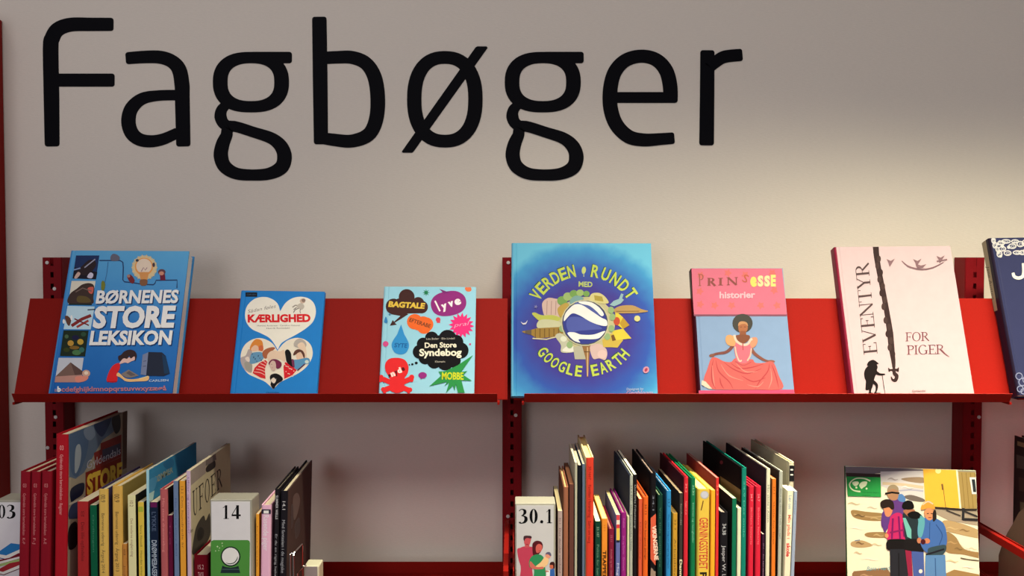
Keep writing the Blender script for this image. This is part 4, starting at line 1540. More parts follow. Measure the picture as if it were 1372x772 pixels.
quick('thick short dark red book between the cream flying saucer book and box numbered 14', 259.2, 279, 744, (96, 10, 24), (70, 8, 18), D=1.56, gain=LG, hard=True, texts=[('15.2', 757, 763, .4, (190, 150, 150), 0, 1), ('THOR', 767, 774, .4, (190, 150, 150), 0, 1)])
quick('slim orange book right beside the box numbered 14', 342.9, 347.4, 689, (214, 148, 50), (150, 96, 36), roll=0.6, yaw=-1.5, gain=LG, texts=[('Kortene', 705, 760, .35, (170, 104, 44))])
quick('pink book with a black label near its top', 350.0, 364.0, 677, (224, 166, 192), (150, 110, 130), roll=1.2, yaw=-1.8, gain=LG, hard=True, texts=[('Rasende piger', 690, 738, .5, (240, 200, 214), 0.01)], sticker=(682.5, 688.5, (34, 28, 50)))
quick('thin black book right of the pink one', 368.2, 374.8, 655.5, (28, 26, 30), (34, 30, 34), roll=1.5, yaw=-2.2, gain=LG, hard=True, texts=[('SUMMER WELLS', 664, 696, .5, (176, 176, 180), 0.01), ('Er du en rigtig heks', 716, 772, .45, (150, 150, 156))])
root, A, FA, BA, done = spine_book('thick black book with glossy brown cover, last of the left row by the bookend', 375.9, 386.0, 658, (26, 24, 30), (74, 58, 56), roll=1.6, yaw=-2.4, depth=.238, gain=LG, hard=True,
                                   texts=[('14.1', 672, 683, .42, (186, 186, 190)), ('Med fantasien i de magiske', 697, 768, .40, (150, 152, 160))])
FA.frame(270, 590, 4.244)
FA.blob([(520, 330), (545, 300), (560, 340), (545, 420), (525, 450)], (96, 80, 76))
FA.blob([(530, 480), (556, 440), (560, 520), (535, 560)], (60, 48, 48))
FA.blob([(510, 380), (520, 370), (522, 470), (510, 500)], (62, 50, 50))
done()


# ---------------------------------------------------------------- numbered boxes
def marker_box(label, x0, x1, yt, D, dpt, paint, gain):
    Yf = D - 1.87
    p0, p1 = at(x0, yt, Yf), at(x1, yt, Yf)
    w, h = p1.x - p0.x, p0.z - Z_SHELF - 0.0003
    M4 = Matrix.Translation((p0.x, Yf, Z_SHELF + 0.0003))
    root = empty('number_box', M4)
    tag(root, label, 'box', 'numbered subject boxes on the lower shelves')
    b = MB()
    b.bbox(0, w, 0, dpt, 0, h, M((164, 162, 150), 1.0, 0.5, 0.4, 'card'), 0.0015)
    b.build('box_body', root)
    c = MB()
    c.box(0.0022, w - 0.0032, -0.0006, -0.00003, 0.004, h - 0.0035, M((226, 225, 230), gain * 0.76, 0.45, 0.2, 'paint'))
    A = Art(c, M4, (0, -0.0006, 0), (1, 0, 0), (0, 0, 1), (0, -1, 0), gain, 0.4)
    A.clip = (w, h)
    paint(A)
    c.build('number_card', root, False)


INK = (14, 14, 16)


def paint03(A):
    A.frame(0, 610, 4.764)
    A.text('0', (-12, 402), (37, 402), 84, INK, 0, serif=(.14, .045))
    A.text('3', (42, 402), (97, 402), 84, INK, 0, serif=(.17, .045))
    W1 = (214, 212, 206)
    A.poly([(-20, 625), (70, 562), (152, 572), (152, 590), (40, 640), (-20, 630)], (40, 110, 170))
    A.poly([(40, 640), (152, 590), (152, 615), (42, 664), (-20, 650), (-20, 630)], W1)
    A.line([(-20, 652), (42, 666), (152, 616)], 5, (30, 70, 120))
    A.poly([(-20, 672), (60, 655), (120, 625), (152, 636), (152, 655), (-20, 700)], (110, 26, 40))
    A.poly([(-20, 684), (152, 640), (152, 652), (-20, 700)], W1)
    A.poly([(-20, 700), (152, 655), (152, 672), (-20, 716)], (150, 176, 110))
    A.poly([(-20, 735), (60, 690), (152, 672), (152, 690), (20, 745), (-20, 740)], (150, 40, 48))
    A.poly([(20, 745), (152, 690), (152, 712), (24, 762), (-20, 752), (-20, 738)], W1)
    A.line([(-20, 755), (24, 764), (152, 714)], 5, (80, 20, 30))


def paint14(A):
    A.frame(275, 655, 6.6)
    A.text('1', (150, 268), (216, 268), 122, INK, 0, serif=(.155, .04))
    A.text('4', (233, 268), (317, 268), 122, INK, 0, serif=(.15, .04))
    G = (72, 132, 60)
    A.poly([(48, 900), (50, 480), (56, 462), (74, 454), (375, 454), (390, 462), (396, 480), (390, 900)], G)
    A.ell(224, 600, 88, 90, (28, 46, 36))
    A.ell(224, 599, 76, 78, (232, 232, 236))
    A.line([(182, 655), (215, 664), (255, 655), (280, 625), (286, 600)], [3, 8, 9, 8, 3], (60, 70, 66), True)
    A.poly([(152, 680), (180, 692), (224, 698), (268, 692), (294, 682), (310, 746), (134, 746)], (30, 44, 48))
    A.poly([(150, 708), (300, 708), (303, 718), (147, 718)], (54, 76, 78))
    for x, y, r in [(108, 512, 11), (150, 482, 9), (126, 524, 8), (92, 550, 8), (120, 546, 7), (152, 506, 7)]:
        A.star(x, y, r, r * .35, 4, (190, 222, 170))
    A.ell(224, 830, 60, 50, (232, 200, 170))


def paint301(A):
    A.frame(682, 655, 6.6)
    A.text('3', (84, 305), (162, 305), 124, INK, 0, serif=(.17, .045))
    A.text('0', (180, 305), (258, 305), 124, INK, 0, serif=(.16, .045))
    A.ell(289, 292, 14, 14, INK)
    A.text('1', (326, 305), (386, 305), 124, INK, 0, serif=(.165, .04))
    FS = (196, 84, 92)
    SHIRT = (190, 66, 92)
    A.blob([(72, 540), (100, 522), (135, 510), (185, 512), (214, 530), (212, 640), (205, 700), (208, 860), (100, 860), (104, 700), (86, 630)], SHIRT)
    A.poly([(142, 480), (178, 480), (182, 520), (140, 520)], FS)
    A.blob([(132, 440), (150, 424), (192, 430), (190, 470), (176, 504), (155, 508), (138, 490)], FS)
    A.blob([(128, 446), (132, 420), (160, 414), (196, 420), (196, 440), (160, 436), (142, 446), (136, 462)], (70, 44, 52))
    A.line([(150, 492), (172, 494)], 5, (120, 40, 48))
    A.blob([(206, 520), (212, 480), (245, 460), (285, 470), (300, 510), (285, 550), (262, 580), (240, 600), (214, 590)], (84, 28, 36))
    A.blob([(238, 510), (265, 488), (292, 505), (288, 545), (262, 566), (240, 560)], (206, 98, 92))
    A.line([(262, 552), (280, 548)], 4, (130, 40, 50))
    A.blob([(186, 620), (214, 590), (262, 580), (300, 600), (316, 660), (322, 860), (218, 860), (222, 720), (186, 700), (176, 660)], (52, 140, 92))
    A.blob([(232, 690), (280, 650), (320, 600), (350, 620), (340, 670), (290, 705), (240, 712)], (238, 196, 146))
    A.blob([(190, 640), (240, 690), (300, 690), (300, 708), (230, 712), (186, 690)], (206, 110, 98))
    A.ell(346, 590, 25, 24, (226, 150, 128))
    A.blob([(322, 580), (335, 562), (362, 562), (374, 585), (366, 596), (345, 580)], (96, 90, 120))
    A.ell(380, 682, 22, 26, (200, 104, 78))
    A.blob([(360, 672), (368, 650), (392, 646), (404, 664), (404, 700), (392, 708), (388, 676)], (64, 34, 34))
    A.blob([(352, 730), (372, 714), (400, 716), (402, 860), (356, 860)], (56, 100, 176))
    A.blob([(330, 740), (352, 722), (362, 730), (352, 860), (328, 860)], (236, 236, 240))
    A.line([(322, 728), (352, 732)], 9, (200, 104, 78))


marker_box('white box with the number 03 and a stack of books drawn on it', -6.5, 33.6, 670.5, 1.60, 0.05, paint03, LG)
marker_box('white box with the number 14 above a crystal ball on green', 281.3, 337.5, 669.3, 1.545, 0.045, paint14, LG)
marker_box('white box with the number 30.1 above a drawn family', 690.2, 744.4, 674.5, 1.535, 0.045, paint301, RG)

# ---------------------------------------------------------------- right row
BKC = (26, 23, 27)


def yw(x):
    return 0.0 if x < 800 else -min(4.3, (x - 800) / 195 * 4.3)


def rb(label, x0, x1, yt, col, **k):
    k.setdefault('yaw', yw(x0))
    k.setdefault('gain', RG)
    k.setdefault('group', GR_)
    k.setdefault('thin', 0.0010)
    k.setdefault('depth', None)
    return spine_book(label, x0, x1, yt, col, **k)


def rq(*a, **k):
    rb(*a, **k)[-1]()


rq('pale lilac book right beside the box numbered 30.1', 747.2, 754.2, 684.5, (176, 156, 156), back=(50, 40, 36), depth=.17, page=(235, 220, 170), texts=[('32.1', 694, 702, .4, (110, 90, 100)), ('Det danske samfund', 708, 768, .4, (110, 90, 100))])
rq('light brown leathery book with cream pages, left of its darker neighbour', 754.8, 762.4, 653, (150, 96, 74), back=(110, 72, 58), depth=.16, hard=True, page=(226, 200, 140))
rq('dark brown book between the light brown book and slim grey one', 762.8, 769.6, 649, (96, 60, 54), depth=.165, page=(120, 80, 60))
rq('slim pale grey book left of the black and slate blue pair', 770.2, 773.8, 620, (176, 174, 156), depth=.16, page=(214, 206, 186), thin=.0004)
rq('slim black book left of the slate blue one', 774.4, 779.6, 623.5, (24, 26, 34), depth=.18, page=(190, 180, 160))
rq('slate blue book standing against the tall red spine', 780.2, 784.2, 622, (92, 108, 132), depth=.18, page=(190, 180, 160), thin=.0004)
rq('tall orange red spine with cream edges, tallest near the box numbered 30.1', 785.0, 796.4, 613.5, (206, 62, 46), front=(226, 208, 160), back=(226, 208, 160), depth=.20, hard=True, page=(240, 222, 150),
   texts=[('30.1667', 625, 643, .34, (120, 26, 26)), ('Familien i forandring · Børn om sorg', 650, 728, .34, (120, 26, 26))])
rq('short dark green book right of the tall orange red spine', 797.6, 805.6, 698.5, (22, 62, 50), back=(30, 50, 44), depth=.15, page=(226, 224, 200), texts=[('33.187', 706, 720, .4, (140, 170, 150)), ('Politik for børn', 730, 775, .4, (110, 150, 130))])
rq('orange book with black capitals between the dark green and maroon books', 806.4, 814.6, 695, (224, 138, 50), depth=.16, page=(236, 214, 140), texts=[('33.2', 703, 712, .3, (190, 110, 40)), ('TRAPPER EN', 738, 790, .6, (50, 30, 20), 0.03)])
rq('maroon book right of the orange one with black capitals', 815.6, 823.8, 709, (122, 30, 58), back=(90, 40, 50), depth=.15, hard=True, page=(190, 130, 110), texts=[('33.11', 717, 726, .35, (180, 110, 120)), ('Arbejde og løn i Danmark', 736, 780, .3, (180, 110, 120))])
rq('lavender blue book with red, white and yellow bands on top', 825.4, 831.8, 690, (98, 106, 168), depth=.165, page=(240, 224, 160), bands=[(690, 697, (206, 70, 80)), (697, 703, (226, 214, 200)), (703, 708, (206, 60, 66)), (708, 724, (222, 190, 84)), (724, 727, (40, 40, 60))], texts=[('Magt', 755, 775, .5, (200, 206, 226))])
rq('purple book between the banded lavender book and slim pale green one', 832.4, 840.2, 687, (140, 34, 122), depth=.165, hard=True, page=(200, 180, 170), texts=[('Politik', 695, 708, .3, (190, 110, 180)), ('Jan og Dorte · Danmark', 718, 765, .3, (190, 110, 180))])
rq('slim pale green book left of the tall grey spine', 840.6, 843.6, 692, (206, 212, 168), depth=.12, yaw=-1.3, thin=.0005)
rq('tall navy book with a grey spine label, left of the black one with white pages', 843.8, 848.6, 637.5, (166, 172, 164), back=(40, 46, 66), depth=.2, hard=True, yaw=-1.4, page=(60, 60, 70), thin=.0004, texts=[('33.4 EU · Den Europæiske Union', 650, 738, .5, (90, 96, 92))])
rq('tall black book with bright white page edges', 849.0, 854.4, 636, BKC, depth=.2, yaw=-1.45, page=(250, 246, 220), texts=[('Danmarks Frihedskamp', 650, 708, .5, (150, 150, 150))])
rq('coral red book left of the matching orange one', 856.0, 861.4, 668.5, (206, 88, 60), depth=.165, page=(220, 190, 150), texts=[('Det danske', 700, 750, .35, (150, 50, 40))])
rq('orange book with black lettering right of the coral red one', 861.9, 869.6, 666, (218, 98, 40), depth=.165, hard=True, page=(190, 110, 80), texts=[('33.12', 676, 690, .35, (80, 36, 26)), ('Om kongens penge', 698, 750, .35, (96, 40, 26))])
root, A, FA, BA, done = rb('black book with slanted coral panel and white capitals on its spine', 871.8, 880.2, 634.5, (24, 22, 26), depth=.2, hard=True, page=(160, 140, 130), texts=[('34.1', 664, 684, .3, (120, 124, 140))])
A.frame(805, 670, 7.567)
A.poly([(504, 185), (568, 130), (574, 690), (504, 600)], (206, 90, 66))
A.text('VIKINGERNE', (520, 262), (545, 612), 38, (236, 206, 190), 0.04)
A.blob([(510, 690), (540, 720), (575, 740), (570, 800), (510, 800)], (150, 130, 116))
done()
rq('dark bottle green book left of the sky blue spine', 881.4, 889.2, 663.5, (22, 56, 48), back=(30, 44, 40), depth=.165, hard=True, page=(150, 170, 130), texts=[('Vor tids politikere', 680, 760, .3, (70, 110, 96))])
rq('sky blue spine between the bottle green and ochre books', 892.9, 900.4, 658, (48, 132, 194), back=(34, 74, 108), depth=.18, hard=True, page=(210, 216, 220), texts=[('33.7', 668, 680, .4, (24, 70, 120)), ('Den store bog om penge og arbejde', 690, 762, .3, (24, 80, 140))])
rq('ochre book, low between the sky blue and charcoal spines', 901.8, 908.6, 688, (188, 142, 52), depth=.15, page=(120, 100, 60), texts=[('33.3', 696, 710, .4, (110, 80, 30)), ('Arbejdsliv', 722, 772, .4, (110, 84, 40))])
rq('charcoal book with cream lettering at its foot, left of the crimson spine', 910.6, 915.8, 661, (58, 54, 52), back=(44, 36, 34), depth=.18, page=(180, 160, 130), texts=[('Samfundet', 675, 704, .4, (150, 146, 140)), ('Danmark', 750, 790, .7, (216, 214, 180), 0.03)])
rq('crimson spine between the charcoal and emerald green books', 916.5, 923.4, 640, (198, 42, 56), back=(66, 24, 32), depth=.2, hard=True, page=(206, 120, 110), texts=[('34.2', 648, 660, .35, (232, 150, 150)), ('Retten til alt', 672, 690, .3, (232, 150, 150))])
rq('emerald green book left of the wide yellow spine', 926.0, 933.2, 641, (22, 110, 72), depth=.2, hard=True, page=(180, 206, 150), texts=[('33.22', 650, 664, .35, (150, 210, 180)), ('Internet og rettigheder', 674, 728, .35, (130, 196, 170))])
root, A, FA, BA, done = rb('wide yellow book about crime scenes with red capitals down its spine', 934.8, 952.4, 655.5, (214, 182, 74), depth=.19, hard=True, page=(250, 238, 150),
                          texts=[('GERNINGSSTEDET', 694, 763, .66, (190, 62, 56), 0.012), ('P', 767, 775, .5, (40, 36, 30), 0.04)])
A.frame(875, 580, 7.02)
A.ell(484, 585, 40, 38, (170, 172, 176))
A.ell(484, 583, 31, 30, (186, 188, 206))
A.line([(472, 640), (452, 730)], 9, (90, 40, 34))
done()
rq('plain warm yellow book right of the wide yellow spine', 953.0, 959.0, 657, (230, 166, 46), depth=.19, page=(244, 214, 110), thin=.0006)
rq('slim bright red spine between the plain yellow and black books', 959.4, 964.0, 640.5, (204, 50, 50), back=(120, 40, 44), depth=.2, page=(150, 120, 110), thin=.0006, texts=[('34.3', 650, 664, .4, (230, 140, 130))])
rq('black book marked 34.38 in grey, low beside the slim red spine', 965.2, 976.8, 687, (26, 25, 30), back=(24, 24, 28), depth=.17, hard=True, page=(170, 160, 150), texts=[('34.38', 702, 717, .42, (170, 172, 180), 0.01), ('Jesper W. Lindberg', 731, 800, .42, (170, 172, 180), 0.01)])
rq('green spine with dark sides, between the black 34.38 book and cream booklet', 981.2, 987.6, 668, (20, 104, 78), back=(26, 28, 28), depth=.18, page=(214, 206, 170), thin=.0006)
rq('cream booklet in front of the tall teal spine', 988.2, 993.6, 681, (206, 214, 186), back=(150, 150, 130), depth=.14, yaw=-4.3, page=(246, 240, 214), thin=.0004)
root, A, FA, BA, done = rb('tall black book with a teal spine', 994.0, 1001.6, 627.5, (24, 122, 108), back=(20, 17, 19), depth=.235, yaw=-4.3, hard=True, page=(60, 60, 60), thin=.0008, texts=[('34.9 Det onde', 645, 720, .3, (90, 170, 160))])
BA.frame(920, 570, 3.82)
BA.poly([(172, 260), (276, 330), (276, 395), (172, 320)], (96, 76, 38))
BA.ell(178, 190, 8, 10, (90, 30, 40))
done()
for xa, xb, lb in ((1003.6, 1011.6, 'crimson book, left one of the matching crimson pair'), (1013.0, 1021.4, 'crimson book, right one of the matching crimson pair')):
    rq(lb, xa, xb, 652.5, (202, 38, 62), back=(150, 28, 50), depth=.17, hard=True, page=(180, 120, 130), texts=[('34.7', 662, 672, .35, (236, 150, 160)), ('Skolens historie', 680, 730, .3, (230, 120, 130))])
rq('dark plum book, low beside the right crimson spine', 1021.6, 1025.2, 716, (52, 28, 50), depth=.15, page=(200, 190, 170), thin=.0005, texts=[('37.1', 728, 735, .4, (160, 140, 160)), ('En lærebog', 743, 775, .4, (160, 140, 160))])
rq('tall white book with dark cover behind the orange spine', 1027.0, 1033.4, 629, (214, 212, 190), back=(44, 34, 42), depth=.225, hard=True, page=(240, 236, 220), roll=0, thin=.0008, texts=[('Min skole i Asien', 650, 700, .4, (120, 130, 110))])
rq('orange spine between the two tall white books', 1034.8, 1040.8, 642, (216, 116, 42), back=(110, 70, 40), depth=.16, page=(170, 130, 100), roll=0, thin=.0008, texts=[('37.1', 652, 662, .4, (130, 66, 30)), ('Skole for livet', 672, 730, .35, (150, 80, 34))])
rq('grey white book with black sides, left of the tallest pale book', 1044.2, 1050.2, 632, (168, 172, 164), back=(40, 34, 34), depth=.2, hard=True, page=(150, 140, 130), roll=.4, thin=.0008, texts=[('Børn og skoler i hele verden', 655, 722, .4, (110, 116, 112))])
rq('tallest pale grey book with a black spine label, at the right end', 1057.4, 1065.4, 619.5, (206, 200, 176), back=(170, 164, 142), depth=.205, hard=True, page=(226, 220, 190), D=1.602, roll=.6, yaw=-3.9, thin=.0008, sticker=(624, 645, (28, 26, 30)))
rq('white book with red lettering in front of the tallest pale book', 1055.2, 1063.6, 657.5, (226, 220, 196), depth=.04, D=1.552, roll=1.6, yaw=0, thin=.0006, page=(226, 220, 190), texts=[('Lær om', 664, 682, .5, (110, 150, 180)), ('Min plads i', 690, 722, .5, (226, 120, 96), 0.02), ('skole', 728, 746, .6, (206, 60, 56), 0.03)])
rq('slim pale blue book, very last of the right row', 1064.2, 1068.8, 658.5, (150, 164, 190), depth=.04, D=1.552, roll=1.6, yaw=0, thin=.0004, texts=[('Familier', 671, 690, .4, (100, 116, 150))])

# ---------------------------------------------------------------- picture book leaning at the lower right
P_TL = at(1131.8, 624.6, 1.708 - 1.87)
P_TR = at(1307.4, 630.5, 1.672 - 1.87)
P_TR.z = P_TL.z
P_BL = at(1140.9, 772, 1.708 * .981 - 1.87)
U = (P_TR - P_TL).normalized()
V = (P_TL - P_BL)
V = (V - U * V.dot(U)).normalized()
N = U.cross(V) * -1
if N.y > 0:
    N = -N
U2 = V.cross(N)
if U2.x < 0:
    U2 = -U2
wB = (P_TR - P_TL).length
tB = 0.007
hB = (P_TL.z - Z_SHELF - 0.004) / V.z
O = P_TL - V * hB - N * tB
M4 = frame_mat(O, N, U, V)
root = empty('picture_book', M4)
tag(root, 'photo picture book of four bundled children on snow, leaning beside the right upright', 'book')
SNOW = (230, 226, 204)
mb, pg = book_parts(tB, wB, hB, M((24, 70, 44), RG), False, M(SNOW, 0.74), M((30, 70, 50), RG), (220, 214, 200), 1.0)
A = Art(mb, M4, (tB, 0, 0), (0, 1, 0), (0, 0, 1), (1, 0, 0), 0.74, 0.38)
A.clip = (wB, hB)
A.frame(1100, 560, 3.64)
ROCK, ROCK2 = (150, 122, 82), (176, 150, 110)
A.poly([(118, 238), (300, 240), (500, 252), (500, 275), (300, 268), (122, 290)], (112, 106, 116))  # grey top band: the upper shelf's cast shadow painted into the cover colour
A.poly([(120, 268), (290, 274), (290, 292), (122, 292)], (62, 48, 50))
A.poly([(290, 262), (500, 258), (500, 400), (440, 410), (290, 330)], (206, 202, 206))
A.blob([(390, 298), (440, 290), (500, 292), (500, 318), (430, 312)], (150, 128, 106))
A.line([(300, 320), (400, 326), (500, 340)], 14, (206, 186, 160), True)
A.line([(380, 356), (440, 352), (500, 358)], 8, (170, 170, 190), True)
A.blob([(404, 385), (440, 376), (500, 395), (500, 410), (440, 404)], (110, 100, 96))
A.blob([(150, 450), (220, 458), (320, 470), (330, 500), (230, 502), (160, 485)], ROCK)
A.line([(160, 470), (240, 484), (310, 480)], 6, ROCK2, True)
A.blob([(212, 570), (240, 558), (330, 560), (330, 584), (240, 584)], ROCK)
A.blob([(150, 605), (200, 598), (252, 622), (200, 634), (150, 626)], ROCK2)
A.line([(165, 600), (190, 596)], 5, (110, 126, 150))
A.poly([(160, 748), (230, 742), (320, 730), (340, 760), (340, 830), (150, 830), (152, 760)], (134, 104, 76))
A.text('Børn i verden', (222, 746), (356, 742), 20, (60, 150, 170), 0.0, 0.3)
A.poly([(500, 440), (770, 450), (780, 530), (620, 500), (560, 470)], (160, 146, 130))
A.blob([(600, 500), (700, 520), (790, 560), (790, 590), (680, 570), (600, 545)], ROCK2)
A.blob([(605, 560), (650, 575), (700, 640), (790, 660), (800, 690), (700, 668), (605, 650)], ROCK)
A.line([(680, 684), (720, 692), (798, 700)], 7, (100, 94, 80), True)
A.poly([(655, 578), (788, 594), (795, 660), (730, 650), (690, 625)], (236, 228, 204))
A.poly([(605, 760), (650, 740), (800, 770), (810, 830), (600, 830)], ROCK)
for (x, y, w_, c) in [(160, 420, 60, (196, 180, 150)), (250, 440, 50, (200, 190, 170)), (180, 540, 70, (236, 230, 214)), (270, 620, 50, (206, 192, 160)), (640, 700, 60, (210, 196, 160)), (720, 730, 70, (240, 234, 216)),
                      (240, 690, 80, (238, 232, 214)), (180, 660, 40, (200, 186, 156)), (640, 540, 60, (196, 170, 126)), (700, 550, 50, (140, 112, 78)), (740, 640, 40, (206, 196, 172)), (640, 610, 50, (176, 146, 100)), (670, 640, 40, (128, 104, 70)),
                      (190, 478, 50, (112, 90, 62)), (270, 492, 60, (182, 156, 112)), (280, 574, 50, (182, 160, 116)), (190, 612, 40, (124, 100, 74)), (420, 340, 60, (226, 224, 226)), (350, 300, 50, (170, 160, 160)), (220, 770, 60, (170, 140, 110)), (690, 790, 60, (180, 156, 110))]:
    A.line([(x - w_ / 2, y), (x - w_ / 6, y - 5), (x + w_ / 5, y + 3), (x + w_ / 2, y)], [2, 8, 6, 2], c, True)
# house on stilts
A.poly([(497, 246), (662, 248), (680, 442), (510, 430)], (232, 178, 66))
A.poly([(657, 248), (668, 248), (686, 444), (676, 444)], (236, 226, 200))
A.poly([(666, 250), (752, 258), (776, 444), (684, 442)], (160, 136, 84))
for i in range(4):
    A.line([(686 + i * 21, 268), (702 + i * 20, 442)], 3, (132, 108, 60))
A.poly([(664, 250), (752, 256), (754, 266), (666, 262)], (146, 140, 124))
A.poly([(724, 290), (758, 290), (766, 372), (736, 372)], (214, 214, 220))
A.poly([(734, 300), (750, 300), (757, 362), (742, 362)], (44, 50, 56))
A.ell(571, 258, 14, 14, (250, 226, 150))
A.line([(590, 322), (594, 352)], 9, (120, 90, 56))
A.line([(596, 345), (608, 440)], 3, (120, 90, 56))
A.line([(552, 438), (690, 448), (778, 448)], 10, (52, 46, 44))
A.line([(610, 450), (680, 478)], 6, (64, 60, 58))
A.line([(694, 440), (692, 498)], 13, (44, 44, 50))
A.line([(690, 452), (778, 488)], 8, (52, 50, 52))
A.line([(690, 494), (780, 498)], 12, (44, 42, 46))
# emblem
EG = (44, 146, 74)
A.poly([(123, 286), (290, 290), (293, 386), (130, 382)], EG)
A.line([(240, 308), (210, 296), (170, 296), (142, 316), (142, 338), (160, 354), (192, 360)], [8, 6, 5, 6, 6, 6, 8], (214, 230, 196), True)
A.blob([(152, 314), (178, 310), (184, 320), (172, 332), (160, 330)], (214, 230, 196))
A.blob([(186, 328), (200, 312), (224, 312), (220, 330), (206, 340), (196, 346)], (214, 230, 196))
A.ell(172, 340, 5, 5, (214, 230, 196))
A.ell(222, 345, 5, 5, (214, 230, 196))
A.text('Verdens børn', (200, 366), (282, 368), 6, (24, 90, 44), 0.0)
A.text('Grønland', (200, 380), (240, 381), 6, (24, 90, 44), 0.0)
# child at the back with sunglasses
A.blob([(300, 470), (310, 430), (340, 390), (395, 380), (410, 410), (400, 520), (310, 540), (292, 510)], (96, 60, 130))
A.blob([(370, 380), (395, 372), (412, 395), (405, 410), (380, 405)], (84, 126, 186))
A.blob([(322, 360), (335, 334), (355, 328), (375, 340), (378, 370), (370, 398), (345, 402), (325, 385)], (166, 124, 96))
A.blob([(322, 358), (330, 334), (356, 326), (376, 340), (374, 354), (350, 346)], (150, 134, 110))
A.line([(312, 370), (345, 364), (382, 368)], 9, (28, 26, 26))
# child in magenta jacket
A.blob([(330, 500), (345, 475), (375, 462), (402, 480), (416, 530), (420, 590), (390, 600), (330, 600), (318, 570), (326, 540)], (186, 44, 104))
for p, q in (((350, 490), (345, 590)), ((378, 480), (385, 590)), ((400, 510), (405, 580))):
    A.line([p, q], 9, (112, 30, 96))
A.line([(335, 560), (410, 545)], 9, (128, 36, 92))
A.blob([(296, 470), (310, 455), (335, 470), (332, 510), (312, 560), (298, 520)], (92, 60, 132))
A.blob([(300, 430), (305, 445), (315, 478), (335, 480), (348, 455), (345, 430)], (206, 134, 98))
A.blob([(290, 430), (292, 408), (320, 396), (350, 408), (356, 440), (344, 448), (330, 436), (302, 442)], (44, 34, 32))
A.ell(320, 575, 9, 11, (216, 140, 104))
A.blob([(320, 605), (340, 592), (420, 596), (440, 640), (420, 660), (330, 645), (318, 625)], (28, 26, 28))
A.poly([(335, 640), (425, 640), (424, 830), (338, 830)], (40, 42, 50))
A.line([(378, 660), (380, 830)], 5, (26, 26, 30))
# child in dark jacket with turquoise sleeve
A.blob([(398, 470), (430, 450), (470, 460), (500, 490), (505, 560), (490, 620), (440, 630), (410, 590), (404, 530)], (40, 52, 60))
A.poly([(398, 488), (412, 488), (440, 545), (440, 590), (420, 580)], (110, 180, 176))
A.poly([(470, 480), (492, 476), (500, 530), (480, 560)], (84, 150, 160))
A.blob([(402, 450), (412, 470), (430, 482), (450, 470), (455, 448)], (160, 106, 80))
A.blob([(396, 440), (400, 414), (424, 402), (446, 412), (452, 440), (424, 448)], (24, 22, 24))
A.blob([(420, 470), (450, 455), (480, 465), (478, 490), (440, 490)], (24, 24, 26))
A.blob([(405, 600), (440, 590), (495, 600), (500, 650), (470, 664), (410, 650)], (30, 28, 30))
A.poly([(410, 645), (440, 650), (450, 830), (432, 830)], (140, 40, 70))
A.poly([(440, 650), (500, 655), (505, 830), (455, 830)], (70, 92, 160))
A.ell(485, 748, 9, 10, (226, 220, 206))
# child in blue jacket with orange hat
A.blob([(470, 540), (482, 500), (520, 486), (560, 490), (600, 520), (614, 590), (604, 640), (585, 660), (510, 655), (476, 590)], (66, 104, 172))
A.blob([(476, 500), (500, 484), (505, 520), (490, 580), (472, 570)], (92, 160, 176))
A.line([(560, 520), (590, 570), (575, 620)], 5, (48, 78, 140), True)
A.line([(530, 510), (528, 600)], 4, (48, 78, 140))
A.blob([(502, 455), (525, 440), (550, 452), (552, 480), (530, 500), (508, 485)], (200, 140, 100))
A.blob([(488, 448), (494, 418), (520, 404), (545, 415), (554, 445), (525, 440)], (226, 152, 66))
A.line([(494, 424), (520, 408), (546, 420)], 6, (206, 190, 170), True)
A.line([(515, 468), (525, 466)], 4, (70, 44, 36))
A.line([(534, 466), (544, 468)], 4, (70, 44, 36))
A.line([(522, 486), (538, 486)], 4, (150, 70, 60))
A.blob([(545, 460), (558, 450), (562, 490), (545, 505)], (40, 34, 34))
A.ell(478, 598, 11, 14, (184, 118, 88))
A.ell(515, 600, 16, 13, (190, 122, 92))
A.ell(497, 604, 12, 13, (70, 30, 40))
A.blob([(520, 640), (560, 625), (606, 620), (606, 650), (570, 684), (530, 680)], (54, 74, 84))
A.line([(510, 668), (600, 640)], 9, (34, 34, 44))
A.poly([(508, 670), (605, 668), (612, 830), (505, 830)], (86, 130, 184))
A.line([(556, 684), (560, 830)], 5, (54, 90, 144))
mb.build('cover', root, False)
pg.build('page_block', root)

# ---------------------------------------------------------------- bookend at the end of the left row
root = empty('bookend', Matrix.Translation((0, 0, Z_SHELF)))
tag(root, 'small bookend of bent chrome wire with a white plastic block', 'bookend')


def loc(px, py, D):
    q = at(px, py, D - 1.87)
    return (q.x, q.y, q.z - Z_SHELF)


p0, p1 = loc(407.2, 758.5, 1.60), loc(427.5, 758.5, 1.60)
b = MB()
b.bbox(p0[0], p1[0], p0[1], p0[1] + 0.036, 0.0004, p0[2], M((206, 204, 178), 1.25, 0.4, 0.4, 'plastic'), 0.002)
b.build('plastic_block', root)
b = MB()
b.bbox(p0[0] + .002, p1[0] - .003, p0[1] - 0.0008, p0[1] - .00005, 0.002, p0[2] - 0.001, M((150, 140, 140), 1.1, 0.4, 0.4, 'plastic'), 0.0003)
b.build('front_plate', root)
a0, a1 = loc(393.0, 741, 1.555), loc(405.0, 728.5, 1.69)
b = MB()
b.tube([(a0[0], a0[1], 0.003), (a0[0], a0[1], a0[2] - .004), (a0[0] + .0005, a0[1] + .004, a0[2]), (a1[0], a1[1] - .004, a1[2]), (a1[0], a1[1], a1[2] - .004), (a1[0], a1[1], 0.003)], 0.0016, CHROME)
b.build('wire_loop', root)
c0, c1 = loc(388.6, 741, 1.557), loc(401.0, 731, 1.72)
b = MB()
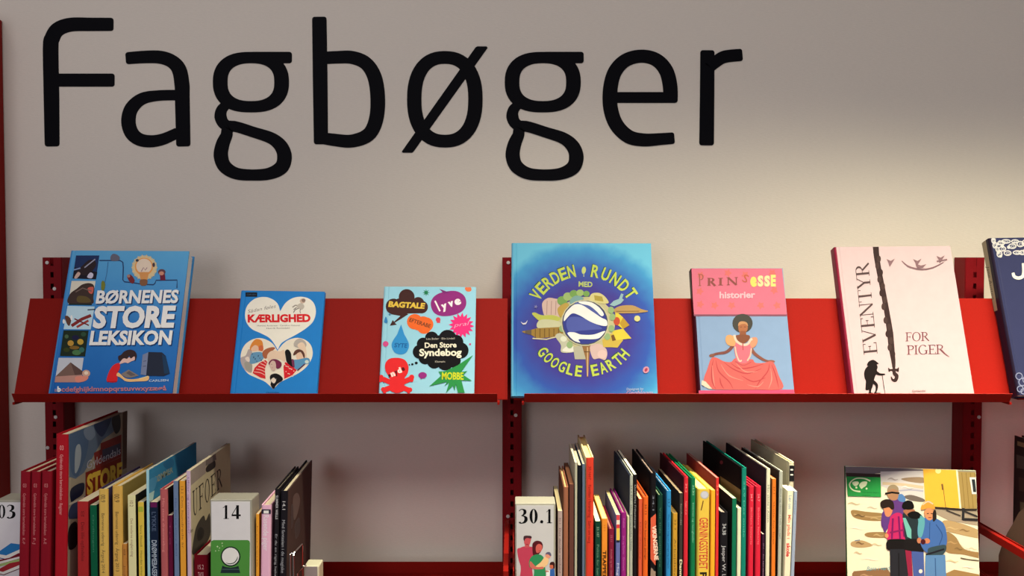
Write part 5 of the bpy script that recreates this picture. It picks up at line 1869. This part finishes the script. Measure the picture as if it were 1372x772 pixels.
b.tube([(c0[0], c0[1], 0.003), (c0[0], c0[1], c0[2] - .004), (c0[0] + .0004, c0[1] + .003, c0[2]), (a0[0] - .002, a0[1], a0[2] - .0004), (a0[0], a0[1], a0[2] - .001)], 0.0013, CHROME)
b.build('wire_loop', root)
d0, d1 = loc(407.5, 757.5, 1.598), loc(398.5, 768, 1.60)
b = MB()
b.tube([(d0[0] + .004, d0[1] - .002, d0[2]), (d0[0], d0[1] - .004, d0[2]), (d1[0], d1[1], d1[2]), (d1[0] - .001, d1[1] + .01, 0.003)], 0.0016, CHROME)
b.build('wire_arm', root)

# ---------------------------------------------------------------- things past the right upright
Mt = Matrix.Translation((0.952, 1.56 - 1.87, Z_SHELF + .0003))
root = empty('library_book', Mt)
tag(root, 'dark brown book with tan patches, past the right upright at the picture edge', 'book')
hN = at(1358, 584, -0.115).z - Z_SHELF
mb, pg = book_parts(0.016, 0.197, hN, M((40, 30, 30), 1.2), True, None, M((46, 34, 34), 1.2))
A = Art(mb, Mt, (0, 0, 0), (0, 1, 0), (0, 0, 1), (-1, 0, 0), 1.2, 0.4)
A.frame(1280, 540, 3.327)
A.poly([(276, 170), (330, 186), (330, 205), (276, 190)], (120, 100, 76))
A.poly([(272, 230), (330, 246), (330, 300), (274, 290)], (76, 66, 62))
A.poly([(282, 330), (330, 340), (330, 400), (284, 392)], (62, 48, 44))
A.poly([(288, 440), (330, 450), (330, 500), (290, 495)], (90, 78, 64))
mb.build('cover', root, False)
pg.build('page_block', root)
root = empty('magazine_file', Matrix.Translation((0.926, 0, Z_SHELF + .0003)))
tag(root, 'grey brown magazine file with sloping side, low at the right edge', 'magazine file')
FIL = M((104, 86, 72), 1.0, 0.6, 0.3, 'card')
prof = []
for (x, y, D) in ((1347.8, 744, 1.757), (1352.4, 726, 1.742), (1359, 714, 1.727), (1365.6, 702, 1.709), (1372, 687, 1.69)):
    q = at(x, y, D - 1.87)
    prof.append((q.y, q.z - Z_SHELF))
ztop = prof[-1][1] + 0.045
prof = [(prof[0][0], 0.0)] + prof + [(-0.24, ztop), (-0.31, ztop), (-0.31, 0.0)]
for x in (0.0, 0.0205):
    b = MB()
    b.prism(prof, 'x', x, x + 0.0022, FIL)
    b.build('side_panel', root)
b = MB()
b.box(0.0022, 0.0205, -0.3100, -0.3078, 0.0, ztop, FIL)
b.build('front_panel', root)
b = MB()
b.box(0.0022, 0.0205, -0.3078, prof[0][0], 0.0, 0.002, FIL)
b.build('bottom_panel', root)
